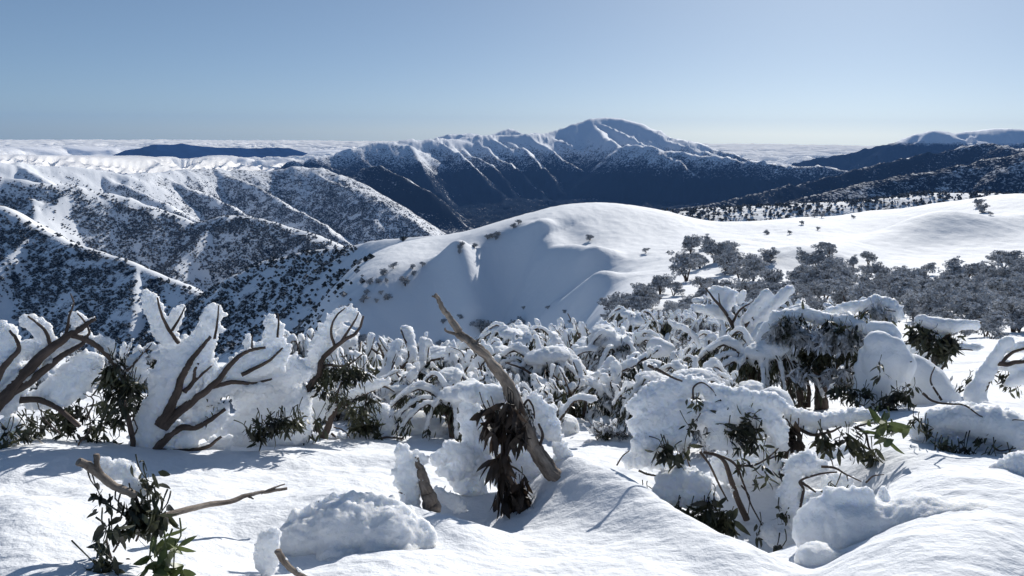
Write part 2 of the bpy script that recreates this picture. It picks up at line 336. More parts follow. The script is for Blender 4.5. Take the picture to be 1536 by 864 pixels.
def build_terrain():
    fine = np.radians(np.arange(-36, 36.001, 0.075)); fine_l = -np.radians(36+np.cumsum(np.linspace(0.3, 6, 24)))[::-1]; fine_r = np.radians(36+np.cumsum(np.linspace(0.3, 6, 24)))
    az = np.concatenate([fine_l, fine, fine_r]); az = az[(az > -3.0) & (az < 3.0)]
    r1 = np.exp(np.arange(math.log(0.5), math.log(2.2), 0.05)); r2 = np.exp(np.arange(math.log(2.2), math.log(60), 0.0042))
    r3 = np.exp(np.arange(math.log(60), math.log(13000), 0.0062))
    r3 = r3[r3 < 12600]
    rr = np.concatenate([r1, r2, r3])
    A, R = np.meshgrid(az, rr); X = R*np.sin(A); Y = R*np.cos(A)
    Z, zn, zf = height(X.ravel(), Y.ravel())
    Z = Z.reshape(X.shape); ZF = zf.reshape(X.shape); ZN = zn.reshape(X.shape)
    nr, na = X.shape
    # slope/normals for the forest mask
    x, y, z, r = X.ravel(), Y.ravel(), Z.ravel(), R.ravel()
    isfar = (ZF.ravel() > ZN.ravel()-0.5)
    # relief on far slopes: gullies grow with depth under the tree line
    gul = ridged(x/170+fbm(x/400, y/400, 2, 9), y/170, 4, 41)-0.5
    z = z+np.where(isfar, gul*np.clip((r-500)/2500, 0, 1)*np.clip((60-z)/120+0.3, 0.2, 1)*16, 0)
    g2 = ridged(x/420+fbm(x/600, y/600, 2, 19), y/420, 5, 45)-0.5
    z = z+np.where(isfar & (r > 4500), g2*np.clip((r-4500)/1500, 0, 1)*np.clip((120-z)/200+0.15, 0.1, 1)*70, 0)
    z = z+np.where(isfar, fbm(x/60, y/60, 3, 43)*np.clip(r/2000, 0, 1)*5, 0)
    # forest density: grows downhill, thickened to darken shaded slopes; bare, wind-packed crests
    tl = -40+60*fbm(x/700, y/700, 3, 51)-np.where(r > 6500, 110, 0)
    tl = tl+np.where((r > 1000) & (r < 4000) & (x < -y*0.25), -40.0, 0)
    dep = (tl-z)/np.where(r > 5500, 260.0, 150.0)
    forest = np.where(r > 5500, np.clip(0.30+dep*0.34, 0, 0.60), np.clip(0.24+dep*0.35, 0, 0.60))
    forest = np.where(r > 4500, np.maximum(forest, np.clip(0.31+(-140-z)/800, 0, .60)), forest)
    forest = np.where((z < -380) & (r > 5000), 0.74, forest)
    forest = np.where(isfar, forest, 0.0)
    forest = np.where((x > 0.05*y) & (r > 1000) & (r < 6600) & isfar & (z < 40), np.maximum(forest, np.where(r < 2300, .36, np.clip(0.50-(z+40)/700, .46, .62))), forest)
    gr = np.gradient(Z, axis=0)/np.gradient(R, axis=0); ga = np.gradient(Z, axis=1)/(R*np.gradient(A, axis=1))
    sh = (gr*np.cos(SUN_AZ-A)+ga*np.sin(SUN_AZ-A)).ravel()       # + = rising towards the sun: shaded side, forest colour added to deepen the shade
    left = (r > 480) & (r < 4600) & (x < -y*0.05)
    forest = np.where(left & isfar, np.maximum(forest*sstep(2200, 4200, r)*0.8, 0.46*sstep(-.05, .35, sh)*sstep(20, -90, z+60)), forest)
    forest = np.where(~left & isfar & (r > 4500), forest+np.clip(sh*.25, -.12, .10), forest)  # forest colour also deepens shade and thins on lit spurs here
    forest = np.where((r > 10200) & (x > .3*y), np.clip((-10-z)/150, 0, .78)+.0, forest)
    near = np.clip(1-(r-6)/40, 0, 1)
    idx = np.arange(nr*na).reshape(nr, na)
    Fq = np.stack([idx[:-1, :-1].ravel(), idx[:-1, 1:].ravel(), idx[1:, 1:].ravel(), idx[1:, :-1].ravel()], 1)[:, ::-1]
    o = mesh_obj('snow_ground', np.stack([x, y, z], 1), Fq, M_TERR, attrs={'forest': forest, 'near': near})
    tag(o, 'snow covered ground, ridges and mountain slopes falling to dark valleys', 'terrain', kind='structure')
    return o, az, rr, z.reshape(nr, na), forest.reshape(nr, na)
TERR, T_AZ, T_R, T_Z, T_F = build_terrain()
def ground(x, y):
    """interpolated terrain height"""
    x = np.atleast_1d(np.asarray(x, float)); y = np.atleast_1d(np.asarray(y, float))
    a = np.arctan2(x, y); r = np.hypot(x, y)
    i = np.clip(np.searchsorted(T_AZ, a)-1, 0, len(T_AZ)-2); j = np.clip(np.searchsorted(T_R, r)-1, 0, len(T_R)-2)
    u = (a-T_AZ[i])/(T_AZ[i+1]-T_AZ[i]); v = (r-T_R[j])/(T_R[j+1]-T_R[j]); u = np.clip(u, 0, 1); v = np.clip(v, 0, 1)
    return (T_Z[j, i]*(1-u)+T_Z[j, i+1]*u)*(1-v)+(T_Z[j+1, i]*(1-u)+T_Z[j+1, i+1]*u)*v
def ray_ground(px, py, rmin=2.3, rmax=12000):
    """terrain point seen at a pixel (ignoring things); None when the ray meets the sky"""
    d = _f+(px-768)/F_*_r+(432-py)/F_*_u; h = math.hypot(d[0], d[1]); d = d/h
    rs = T_R[(T_R > rmin) & (T_R < rmax)]
    zz = CZ+d[2]*rs; g = ground(d[0]*rs, d[1]*rs)
    k = np.argmax(zz < g)
    if not (zz < g).any(): return None
    return np.array([d[0]*rs[k], d[1]*rs[k], g[k]])
# ------------------------------------------------------------------ cloud sea, far hill, haze
def cloud_material():
    m, n, b = new_mat('cloud_white')
    b.inputs['Base Color'].default_value = (0.96, 0.94, 0.90, 1); b.inputs['Roughness'].default_value = 1.0
    b.inputs['Specular IOR Level'].default_value = 0.0
    tr = N(n, 'ShaderNodeBsdfTranslucent'); tr.inputs[0].default_value = (0.85, 0.82, 0.77, 1)
    tc = N(n, 'ShaderNodeTexCoord'); ns = N(n, 'ShaderNodeTexNoise', Scale=0.004, Detail=6.0, Roughness=0.62); L(n, tc.outputs['Object'], ns.inputs['Vector'])
    bp = N(n, 'ShaderNodeBump', Distance=40.0, Strength=0.5); L(n, ns.outputs[0], bp.inputs['Height']); L(n, bp.outputs[0], b.inputs['Normal'])
    mx = N(n, 'ShaderNodeAddShader')
    out = n.nodes['Material Output']; L(n, b.outputs[0], mx.inputs[0]); L(n, tr.outputs[0], mx.inputs[1]); L(n, mx.outputs[0], out.inputs['Surface'])
    return m
M_CLOUD = cloud_material()
def build_clouds():
    az = np.radians(np.arange(-44, 44, 0.11)); q = np.exp(np.arange(math.log(12750), math.log(120000), 0.006))
    A, Q = np.meshgrid(az, q); X = Q*np.tan(A); Y = Q
    x, y = X.ravel(), Y.ravel()
    wx = x+fbm(x/2500, y/2500, 2, 60)*900; wy = y+fbm(x/2500, y/2500, 2, 61)*900
    bil = 0; a = 1.0; t = 0; s = 1500.
    for i in range(4):
        bil = bil+a*(np.abs(gnoise(wx/s, wy/s, 70+i))*2.2); t += a; a *= 0.52; s *= 0.47
    bil = bil/t
    z = -740+400*np.clip(bil, 0, 2)**0.6*np.clip(1.25-y/60000, .45, 1)+170*fbm(x/6000, y/9000, 3, 66)
    pr = np.random.RandomState(5)
    for k in range(60):                                    # cumulus heads pushing out of the deck
        D = pr.uniform(14500, 26000); px = pr.choice([pr.uniform(-60, 210), pr.uniform(-60, 600), pr.uniform(1040, 1400)]); c = at(px, 240, D); w = pr.uniform(350, 900)
        z = z+pr.uniform(40, 110)*np.exp(-(((x-c[0])**2+(y-c[1])**2)/w**2)**1.5)*(.6+.8*np.clip(bil, 0, 1))
    z = z+np.where(y < 26000, -60*fbm(x/3000, y/3000, 2, 69), 0)
    z = np.where(z > -480, -480+(1-np.exp(-(z+480)/110))*110, z)
    # a gap in the deck where the far blue hill stands out
    c = at(330, 235, 21500); g = np.exp(-(((x-c[0])/2900)**2+((y-c[1]+1500)/3800)**2)**1.5)
    z = z-480*g*sstep(-.7, .1, fbm(x/1500, y/1500, 3, 75)+.35)
    z = z-(x*x+y*y)/(2*6.4e6)*0.8
    nr, na = X.shape; idx = np.arange(nr*na).reshape(nr, na)
    Fq = np.stack([idx[:-1, :-1].ravel(), idx[:-1, 1:].ravel(), idx[1:, 1:].ravel(), idx[1:, :-1].ravel()], 1)[:, ::-1]
    o = mesh_obj('cloud_sea', np.stack([x, y, z], 1), Fq, M_CLOUD)
    tag(o, 'sea of billowing white cloud filling the lowlands to the horizon', 'clouds', kind='structure')
build_clouds()
def build_far_hill():
    m, n, b = new_mat('far_hill_haze_tinted'); b.inputs['Specular IOR Level'].default_value = 0.0; b.inputs['Base Color'].default_value = (0.012, 0.035, 0.10, 1); b.inputs['Roughness'].default_value = 0.95  # blue of the air beyond the haze box is mixed into this base colour
    xs = np.linspace(-1, 1, 240); c = at(320, 235, 21500)
    X, Y = np.meshgrid(c[0]+xs*4200, c[1]+np.linspace(-1, 1, 160)*3200); x, y = X.ravel(), Y.ravel()
    pts = P([(150,246,21000),(200,224,21000),(235,217,21000),(270,216,21200),(330,222,21500),(380,223,21800),(430,221,22000),(450,229,22000),(490,246,22000)])
    z = tent(x, y, pts, 0.38, 90)
    z = z+60*(ridged(x/900, y/900, 4, 90)-.6)
    z = np.maximum(z, -1400)
    idx = np.arange(len(x)).reshape(X.shape)
    Fq = np.stack([idx[:-1, :-1].ravel(), idx[:-1, 1:].ravel(), idx[1:, 1:].ravel(), idx[1:, :-1].ravel()], 1)
    o = mesh_obj('far_hill', np.stack([x, y, z], 1), Fq, m)
    tag(o, 'dark blue hill rising through a gap in the clouds', 'hill', kind='structure')
build_far_hill()
def build_haze():
    m = bpy.data.materials.new('haze_air'); m.use_nodes = True; n = m.node_tree; n.nodes.clear()
    out = n.nodes.new('ShaderNodeOutputMaterial'); pv = n.nodes.new('ShaderNodeVolumePrincipled')
    pv.inputs['Color'].default_value = (0.19, 0.44, 1.0, 1); pv.inputs['Density'].default_value = HAZE_D; pv.inputs['Anisotropy'].default_value = 0.0
    L(n, pv.outputs[0], out.inputs['Volume'])
    zt = float(T_Z[T_R < 12600].max())+40; x0, x1, y0, y1, z0, z1 = -14000, 14000, -13000, 12650, -1500.0, zt
    V = [(x0,y0,z0),(x1,y0,z0),(x1,y1,z0),(x0,y1,z0),(x0,y0,z1),(x1,y0,z1),(x1,y1,z1),(x0,y1,z1)]
    Fc = np.array([(0,3,2,1),(4,5,6,7),(0,1,5,4),(1,2,6,5),(2,3,7,6),(3,0,4,7)])
    o = mesh_obj('haze', V, Fc, m, smooth=False); tag(o, 'thin blue mountain air', 'haze', kind='stuff')
HAZE_D = 2.3e-5
build_haze()
# ------------------------------------------------------------------ vegetation beyond the foreground
def bark_material(name, c0, c1, scale=18.0, stretch=0.12):
    m, n, b = new_mat(name)
    tc = N(n, 'ShaderNodeTexCoord'); u = N(n, 'ShaderNodeAttribute', attribute_name='UVw'); 
    mp = N(n, 'ShaderNodeMapping'); mp.inputs['Scale'].default_value = (1, 1, stretch); L(n, tc.outputs['Object'], mp.inputs[0])
    at_ = N(n, 'ShaderNodeAttribute', attribute_name='along'); ar_ = N(n, 'ShaderNodeAttribute', attribute_name='around')
    cb = N(n, 'ShaderNodeCombineXYZ'); L(n, ar_.outputs['Fac'], cb.inputs[0]); 
    mu = N(n, 'ShaderNodeMath', operation='MULTIPLY'); L(n, at_.outputs['Fac'], mu.inputs[0]); mu.inputs[1].default_value = 0.22; L(n, mu.outputs[0], cb.inputs[1])
    n1 = N(n, 'ShaderNodeTexNoise', Scale=scale, Detail=6.0, Roughness=0.7); L(n, cb.outputs[0], n1.inputs['Vector'])
    n2 = N(n, 'ShaderNodeTexNoise', Scale=9.0, Detail=3.0); L(n, tc.outputs['Object'], n2.inputs['Vector'])
    r = ramp(n, n1.outputs[0], 0.32, 0.68, c0, c1)
    mx = N(n, 'ShaderNodeMix', data_type='RGBA', blend_type='MULTIPLY'); r2 = ramp(n, n2.outputs[0], 0.35, 0.65, (0.55, 0.5, 0.46, 1), (1.1, 1.05, 1.0, 1))
    mx.inputs['Factor'].default_value = 0.8; L(n, r.outputs[0], mx.inputs['A']); L(n, r2.outputs[0], mx.inputs['B']); L(n, mx.outputs['Result'], b.inputs['Base Color'])
    bp = N(n, 'ShaderNodeBump', Distance=0.016, Strength=1.0); L(n, n1.outputs[0], bp.inputs['Height']); L(n, bp.outputs[0], b.inputs['Normal'])
    b.inputs['Roughness'].default_value = 0.85
    n.nodes.remove(u)
    return m
M_BARK = bark_material('bark_dark_brown', (0.035, 0.026, 0.022, 1), (0.16, 0.12, 0.10, 1))
M_DEAD = bark_material('bark_weathered_grey', (0.07, 0.052, 0.042, 1), (0.46, 0.40, 0.34, 1), 26.0)
def leaf_material(name, c0, c1, rough=0.45):
    m, n, b = new_mat(name)
    oi = N(n, 'ShaderNodeTexCoord'); n1 = N(n, 'ShaderNodeTexNoise', Scale=7.0, Detail=3.0); L(n, oi.outputs['Object'], n1.inputs['Vector'])
    r = ramp(n, n1.outputs[0], 0.38, 0.62, c0, c1); L(n, r.outputs[0], b.inputs['Base Color']); b.inputs['Roughness'].default_value = rough
    tr = N(n, 'ShaderNodeBsdfTranslucent'); L(n, r.outputs[0], tr.inputs[0]); mx = N(n, 'ShaderNodeMixShader'); mx.inputs[0].default_value = 0.25
    L(n, b.outputs[0], mx.inputs[1]); L(n, tr.outputs[0], mx.inputs[2]); L(n, mx.outputs[0], n.nodes['Material Output'].inputs['Surface'])
    return m
M_LEAF = leaf_material('leaf_dark_olive', (0.012, 0.014, 0.009, 1), (0.075, 0.08, 0.042, 1), 0.38)
M_LEAFB = leaf_material('leaf_brown_dry', (0.015, 0.011, 0.009, 1), (0.05, 0.034, 0.024, 1), 0.6)
def rime_material():
    m, n, b = new_mat('rime_ice'); tc = N(n, 'ShaderNodeTexCoord')
    n1 = N(n, 'ShaderNodeTexNoise', Scale=38.0, Detail=5.0, Roughness=0.65); L(n, tc.outputs['Object'], n1.inputs['Vector'])
    n2 = N(n, 'ShaderNodeTexNoise', Scale=170.0, Detail=2.0, Roughness=0.6); L(n, tc.outputs['Object'], n2.inputs['Vector'])
    b1 = N(n, 'ShaderNodeBump', Distance=0.02, Strength=0.8); L(n, n1.outputs[0], b1.inputs['Height'])
    b2 = N(n, 'ShaderNodeBump', Distance=0.002, Strength=0.6); L(n, n2.outputs[0], b2.inputs['Height']); L(n, b1.outputs[0], b2.inputs['Normal'])
    b.inputs['Base Color'].default_value = (0.88, 0.90, 0.93, 1); b.inputs['Roughness'].default_value = 0.7; b.inputs['Specular IOR Level'].default_value = 0.2
    L(n, b2.outputs[0], b.inputs['Normal'])
    b.inputs['Subsurface Weight'].default_value = 0.9; b.inputs['Subsurface Radius'].default_value = (1.0, 1.06, 1.2); b.inputs['Subsurface Scale'].default_value = 0.05
    return m
M_RIME = rime_material()
def frosted_foliage_material(name='foliage_frosted', frost=0.5):
    m, n, b = new_mat(name); tc = N(n, 'ShaderNodeTexCoord')
    n1 = N(n, 'ShaderNodeTexNoise', Scale=2.6, Detail=4.0, Roughness=0.8); L(n, tc.outputs['Object'], n1.inputs['Vector'])
    r = ramp(n, n1.outputs[0], 0.46-0.1*frost, 0.58, (0.035, 0.04, 0.03, 1), (0.70, 0.72, 0.76, 1)); L(n, r.outputs[0], b.inputs['Base Color'])
    b.inputs['Roughness'].default_value = 0.8; b.inputs['Specular IOR Level'].default_value = 0.05
    return m
M_FROST = frosted_foliage_material(frost=0.75)
M_FROSTW = frosted_foliage_material('frost_lit_leaf_tops', 1.6)
def dark_crown_material():
    m, n, b = new_mat('far_crown'); tc = N(n, 'ShaderNodeTexCoord')
    n1 = N(n, 'ShaderNodeTexNoise', Scale=0.5, Detail=2.0); L(n, tc.outputs['Object'], n1.inputs['Vector'])
    r = ramp(n, n1.outputs[0], 0.48, 0.62, (0.035, 0.038, 0.036, 1), (0.30, 0.31, 0.33, 1)); L(n, r.outputs[0], b.inputs['Base Color']); b.inputs['Roughness'].default_value = 0.9; b.inputs['Specular IOR Level'].default_value = 0.0
    return m
M_FARCROWN = dark_crown_material()

ico_cache = {}
def ico(sub):
    if sub not in ico_cache:
        import bmesh
        bm = bmesh.new(); bmesh.ops.create_icosphere(bm, subdivisions=sub, radius=1.0)
        V = np.array([v.co[:] for v in bm.verts]); Fc = np.array([[v.index for v in f.verts] for f in bm.faces]); bm.free(); ico_cache[sub] = (V, Fc)
    return ico_cache[sub]

def far_forest(name, label, count, rmin, rmax, azmin, azmax, seed, size, dens_fn):
    """many small crowns as one mesh: a wood nobody could count"""
    rs = np.random.RandomState(seed)
    n = count*4
    az = np.radians(rs.uniform(azmin, azmax, n)); r = np.sqrt(rs.uniform(0, 1, n)*(rmax**2-rmin**2)+rmin**2)
    x = r*np.sin(az); y = r*np.cos(az); z = ground(x, y)
    zx = ground(x+6, y); zy = ground(x, y+6); gx = (zx-z)/6; gy = (zy-z)/6
    p = dens_fn(x, y, z, r, gx, gy); k = rs.rand(n) < p; x, y, z, r = x[k][:count], y[k][:count], z[k][:count], r[k][:count]
    V0, F0 = ico(1); nt_ = len(x)
    # six-sided squat crown with jitter
    V0 = np.array([(0, 0, 1), (1, 0, .25), (.3, .95, .3), (-.8, .6, .2), (-.8, -.6, .3), (.3, -.95, .2), (0, 0, -.6)]); F0 = np.array([(0,1,2),(0,2,3),(0,3,4),(0,4,5),(0,5,1),(6,2,1),(6,3,2),(6,4,3),(6,5,4),(6,1,5)])
    s = size*(0.40+rs.rand(nt_)**1.8*1.0)*np.clip(0.34+r/1800, .45, 1.0); jit = rs.uniform(0.65, 1.3, (nt_, len(V0), 3))
    V = V0[None]*jit*s[:, None, None]; V[:, :, 2] *= rs.uniform(0.7, 1.4, nt_)[:, None]
    V += np.stack([x, y, z+s*0.35], 1)[:, None, :]
    Fq = (F0[None]+(np.arange(nt_)*len(V0))[:, None, None]).reshape(-1, 3)
    o = mesh_obj(name, V.reshape(-1, 3), Fq, M_FARCROWN, smooth=False); tag(o, label, 'forest', kind='stuff'); return o
def dens_left(x, y, z, r, gx, gy):
    n1 = fbm(x/160, y/160, 3, 101); n2 = fbm(x/38, y/38, 2, 102)
    tl = np.where(r > 2900, -205+70*n1, np.where(r > 1500, -95+60*n1, -75+30*n1))
    f4 = (r < 900) & (x < 60)
    tl = np.where(f4, 20, tl)
    p = sstep(-20, 130, tl-z)*0.75+0.02
    p = p*sstep(-0.35, 0.35, n2+0.25*(p-0.3)+n1*.5)
    az = np.degrees(np.arctan2(x, y)); nearflank = (r < 520)
    p = np.where(nearflank, np.where((az < -10.6+fbm(x/25, y/25, 2, 105)*1.5) & (z < -42), .55, 0)*sstep(-.5, .5, n2), p)
    # less on sun-facing right flanks and crests, dense in gullies and shade
    sh = gx*math.sin(SUN_AZ)+gy*math.cos(SUN_AZ)   # + = rising towards the sun (shaded)
    p *= np.clip(0.35+2.0*sh, 0.08, 1.5)
    return np.clip(p, 0, 1)
def dens_right(x, y, z, r, gx, gy):
    n2 = fbm(x/60, y/60, 3, 112)
    return np.clip(0.55+0.5*n2, 0.05, 1)*np.where(z < 60, 1, 0)
far_forest('hillside_forest', 'dark snow gum woodland scattered over the snowy ridges on the left', 170000, 190, 4300, -36, 3, 5, 2.5, dens_left)
far_forest('gully_forest', 'open leafless woodland on the low ridge behind the snowy hill', 17000, 900, 2300, 4, 36, 6, 3.2, dens_right)

# individual snow gums standing on the hill and in the saddle
def tube(pts, rad, seg=7, closed=True):
    """tapered tube along points; returns V, F(quads), along, around"""
    pts = np.asarray(pts, float); n = len(pts); rad = np.asarray(rad, float)
    T = np.gradient(pts, axis=0); T /= np.linalg.norm(T, axis=1)[:, None]+1e-9
    up = np.array([0.13, 0.31, 0.94]); up = np.where(abs(T[0]@up) > .9, 1, 0)*np.array([1, 0, 0])+np.where(abs(T[0]@up) > .9, 0, 1)*up
    Nn = []; v = up-T[0]*(T[0]@up); v /= np.linalg.norm(v)
    for i in range(n):
        v = v-T[i]*(T[i]@v); v /= np.linalg.norm(v)+1e-9; Nn.append(v)
    Nn = np.array(Nn); B = np.cross(T, Nn); a = np.linspace(0, 2*np.pi, seg, endpoint=False)
    V = pts[:, None]+rad[:, None, None]*(np.cos(a)[None, :, None]*Nn[:, None]+np.sin(a)[None, :, None]*B[:, None])
    V = V.reshape(-1, 3); idx = np.arange(n*seg).reshape(n, seg)
    Fq = np.stack([idx[:-1], np.roll(idx[:-1], -1, 1), np.roll(idx[1:], -1, 1), idx[1:]], -1).reshape(-1, 4)
    ln = np.concatenate([[0], np.cumsum(np.linalg.norm(np.diff(pts, axis=0), axis=1))])
    al = np.repeat(ln, seg); ar = np.tile(np.abs(np.linspace(-1, 1, seg, endpoint=False))*0.5, n)*np.repeat(np.maximum(rad, .01)*6, seg)
    # end caps as degenerate quads to a centre point
    V = np.concatenate([V, pts[:1], pts[-1:]]); c0, c1 = n*seg, n*seg+1
    cap0 = np.array([[c0, idx[0][(k+1) % seg], idx[0][k], c0] for k in range(seg)]); cap1 = np.array([[c1, idx[-1][k], idx[-1][(k+1) % seg], c1] for k in range(seg)])
    al = np.concatenate([al, [0, ln[-1]]]); ar = np.concatenate([ar, [0, 0]])
    return V, Fq, np.concatenate([cap0[:, :3], cap1[:, :3]]), al, ar
class MB:
    """collects pieces into one mesh"""
    def __init__(s): s.V = []; s.F = []; s.n = 0; s.al = []; s.ar = []
    def add(s, V, *Fs, al=None, ar=None):
        V = np.asarray(V, float)
        for Fc in Fs: s.F += [tuple(f) for f in (np.asarray(Fc)+s.n).tolist()]
        s.V.append(V); s.n += len(V); s.al.append(np.zeros(len(V)) if al is None else al); s.ar.append(np.zeros(len(V)) if ar is None else ar)
    def tube(s, pts, rad, seg=7):
        V, Fq, cap, al, ar = tube(pts, rad, seg); s.add(V, Fq, cap, al=al, ar=ar)
    def build(s, name, mat, parent=None, smooth=True):
        V = np.concatenate(s.V); return mesh_obj(name, V, s.F, mat, parent, smooth, {'along': np.concatenate(s.al), 'around': np.concatenate(s.ar)})
def smooth_path(P_, n):
    """Catmull-Rom through control points"""
    P_ = np.asarray(P_, float)
    if len(P_) == 2: return np.linspace(P_[0], P_[1], n)
    Q = np.concatenate([[2*P_[0]-P_[1]], P_, [2*P_[-1]-P_[-2]]]); out = []
    t = np.linspace(0, len(P_)-1-1e-6, n)
    for u in t:
        i = int(u); f = u-i; a, b, c, d = Q[i], Q[i+1], Q[i+2], Q[i+3]
        out.append(0.5*((2*b)+(-a+c)*f+(2*a-5*b+4*c-d)*f*f+(-a+3*b-3*c+d)*f**3))
    return np.array(out)
def leaf_quads(c, d, ln, wd, rs, droop=0.0):
    """simple lance-shaped leaves: c (n,3) base, d (n,3) direction"""
    n = len(c); d = d/np.linalg.norm(d, axis=1)[:, None]
    s = np.cross(d, rs.normal(size=(n, 3))); s /= np.linalg.norm(s, axis=1)[:, None]+1e-9
    up = np.cross(s, d)
    P_ = []
    for t, w, z in ((0, .08, 0), (.3, .9, .06), (.6, .85, .07), (.85, .45, .03), (1.0, .03, -.03)):
        m = c+d*(ln*t)[:, None]+up*(ln*z)[:, None]
        P_ += [m-s*(wd*w/2)[:, None], m+s*(wd*w/2)[:, None]]
    V = np.stack(P_, 1).reshape(-1, 3); q = np.array([(0, 1, 3, 2), (2, 3, 5, 4), (4, 5, 7, 6), (6, 7, 9, 8)])
    Fq = (q[None]+(np.arange(n)*10)[:, None, None]).reshape(-1, 4)
    return V, Fq
def make_hill_gum(seed):
    """small snow gum seen from afar: forked trunk, umbrella crown of frosted leaf clumps"""
    rs = np.random.RandomState(seed); root = bpy.data.objects.new('snow_gum', None); COL.objects.link(root)
    mb = MB(); tips = []
    for k in range(rs.randint(3, 6)):
        a = rs.uniform(0, 6.28); h = rs.uniform(1.3, 3.2); o = rs.uniform(0.4, 1.5)
        pts = smooth_path([(0, 0, -.5), (math.cos(a)*o*.25, math.sin(a)*o*.25, h*.35), (math.cos(a)*o*.8, math.sin(a)*o*.8, h*.75), (math.cos(a)*o*1.2, math.sin(a)*o*1.2, h)], 8)
        mb.tube(pts, np.linspace(.13, .03, 8), 5); tips.append(pts[-1]); tips.append(pts[5]*.5+pts[6]*.5); tips.append(pts[4]*1.25)
    tr = mb.build('trunk', M_BARK, root)
    C = []
    for t in tips:
        for j in range(5): C.append(t+rs.normal(size=3)*np.array([.5, .5, .35])+np.array([0, 0, .05]))
    C = np.array(C); cl = MB(); fr = MB()
    for c in C:
        n = 84; q = rs.normal(size=(n, 3)); q /= np.linalg.norm(q, axis=1)[:, None]; rad = rs.uniform(.28, .5)
        p = c+q*rad*np.array([1, 1, .6])*rs.uniform(.6, 1, (n, 1)); d = q*np.array([1, 1, .3])+np.array([0, 0, -.5])+rs.normal(size=(n, 3))*.3
        up = q[:, 2]+rs.normal(size=n)*.35 > .25  # upper leaves take the paler frost, painting light from above into the crown
        V, Fq = leaf_quads(p[~up], d[~up], rs.uniform(.16, .32, (~up).sum()), rs.uniform(.07, .13, (~up).sum()), rs); cl.add(V, Fq)
        V, Fq = leaf_quads(p[up], d[up]*np.array([1, 1, .4]), rs.uniform(.14, .28, up.sum()), rs.uniform(.08, .15, up.sum()), rs); fr.add(V, Fq)
    cl.build('crown', M_FROST, root, smooth=False); fr.build('frost', M_FROSTW, root, smooth=False)
    return root
def copy_tree(o, parent=None):
    c = o.copy(); COL.objects.link(c); c.parent = parent
    for ch in o.children: copy_tree(ch, c)
    return c
HG = [make_hill_gum(200+i) for i in range(5)]
hg_used = [False]*5
# (px, py of the foot, width in photo pixels)
HILL = [(885,360,11),(969,378,10),(1036,380,34),(1050,402,30),(1072,392,40),(1062,372,24),(1088,410,40),(1100,400,34),(1110,425,40),(1092,380,24),(1130,420,40),(1152,392,26),(1150,350,8),(1128,400,26),
 (1030,420,48),(990,440,36),(968,446,30),(950,455,22),(1010,442,26),(1058,440,34),(1080,450,40),(1210,400,30),(1198,418,30),(1226,402,34),(1243,388,30),(1232,420,40),(1252,412,34),(1218,436,46),(1190,440,40),(1255,438,40),(1236,454,50),(1280,402,20),(1272,425,34),
 (1302,396,22),(1300,420,30),(1320,420,26),(1340,430,30),(1350,416,22),(1330,446,44),(1360,442,44),(1376,452,44),(1345,462,50),(1398,452,38),(1420,440,36),(1412,462,44),(1440,452,40),(1450,420,32),(1470,440,34),(1505,402,32),(1492,430,32),(1480,416,24),(1520,424,36),(1530,404,26),
 (1462,468,44),(1500,456,44),(1524,446,40),(1536,470,50),(1490,482,50),(1452,490,50),(1520,496,54),(1410,484,54),(1370,480,54),(1300,470,50),(1270,462,50),(1310,448,40),(1170,456,40),
 (1472,318,14),(1466,308,12),(1485,322,6),(1202,336,7),(1226,344,6),(1280,326,6),(1222,324,8),(1232,325,8),(1184,350,7),
 (608,428,18),(582,450,12),(572,444,8),(722,505,30),(775,500,28),(540,520,20),(500,500,24),(520,470,18),(545,455,14),(740,512,14),(660,520,14),(555,425,12),(575,412,12),(590,402,12)]
_rr = random.Random(4)
for _k in range(32): HILL.append((_rr.uniform(1325, 1545), _rr.uniform(425, 512), _rr.uniform(26, 42)))
for _k in range(20): HILL.append((_rr.uniform(1150, 1330), _rr.uniform(425, 470), _rr.uniform(24, 40)))
for _k in range(26): HILL.append((_rr.uniform(920, 1180), _rr.uniform(452, 486), _rr.uniform(30, 46)))
for _k in range(8): HILL.append((_rr.uniform(1320, 1540), _rr.uniform(395, 425), _rr.uniform(16, 26)))
for _k in range(16):
    _t = _rr.random(); HILL.append((540+_t*250+_rr.uniform(-6, 6), 440-_t*112+_rr.uniform(0, 8), 9))
for _k in range(10): HILL.append((_rr.uniform(560, 880), _rr.uniform(440, 515), _rr.uniform(5, 9)))
ORD = 'leftmost second third fourth fifth sixth seventh eighth ninth tenth eleventh twelfth thirteenth fourteenth fifteenth sixteenth seventeenth eighteenth nineteenth twentieth'.split()
def ordinal(i, n):
    if i == n-1 and n > 1: return 'rightmost'
    return ORD[i]+('' if i == 0 else ' from left')
def label_rows(items, rows, fmt, cat, group):
    """items (obj, px, py): split in rows by py, then order by px"""
    items = sorted(items, key=lambda t: t[2]); n = len(items); k = max(1, math.ceil(n/14.0)); k = min(k, len(rows)); rows = rows[:k] if k > 1 else ['']
    for r_ in range(k):
        part = sorted(items[r_*n//k:(r_+1)*n//k], key=lambda t: t[1])
        for i, (o, _, _) in enumerate(part): tag(o, fmt % (ordinal(i, len(part)), rows[r_]), cat, group)
WHERE = [(0, 700, '%s small gum%s in the shaded bowl', 'snow gums in the shaded bowl'), (700, 1000, '%s small gum%s on the snowy dome', 'snow gums on the dome'),
 (1000, 1165, '%s frosted gum%s, clump right of the dome', 'snow gums right of the dome'), (1165, 1325, '%s frosted gum%s, dark central grove below the hill', 'snow gums of the central grove'),
 (1325, 1600, '%s frosted gum%s, wide right hand grove', 'snow gums of the right grove')]
zone = {}
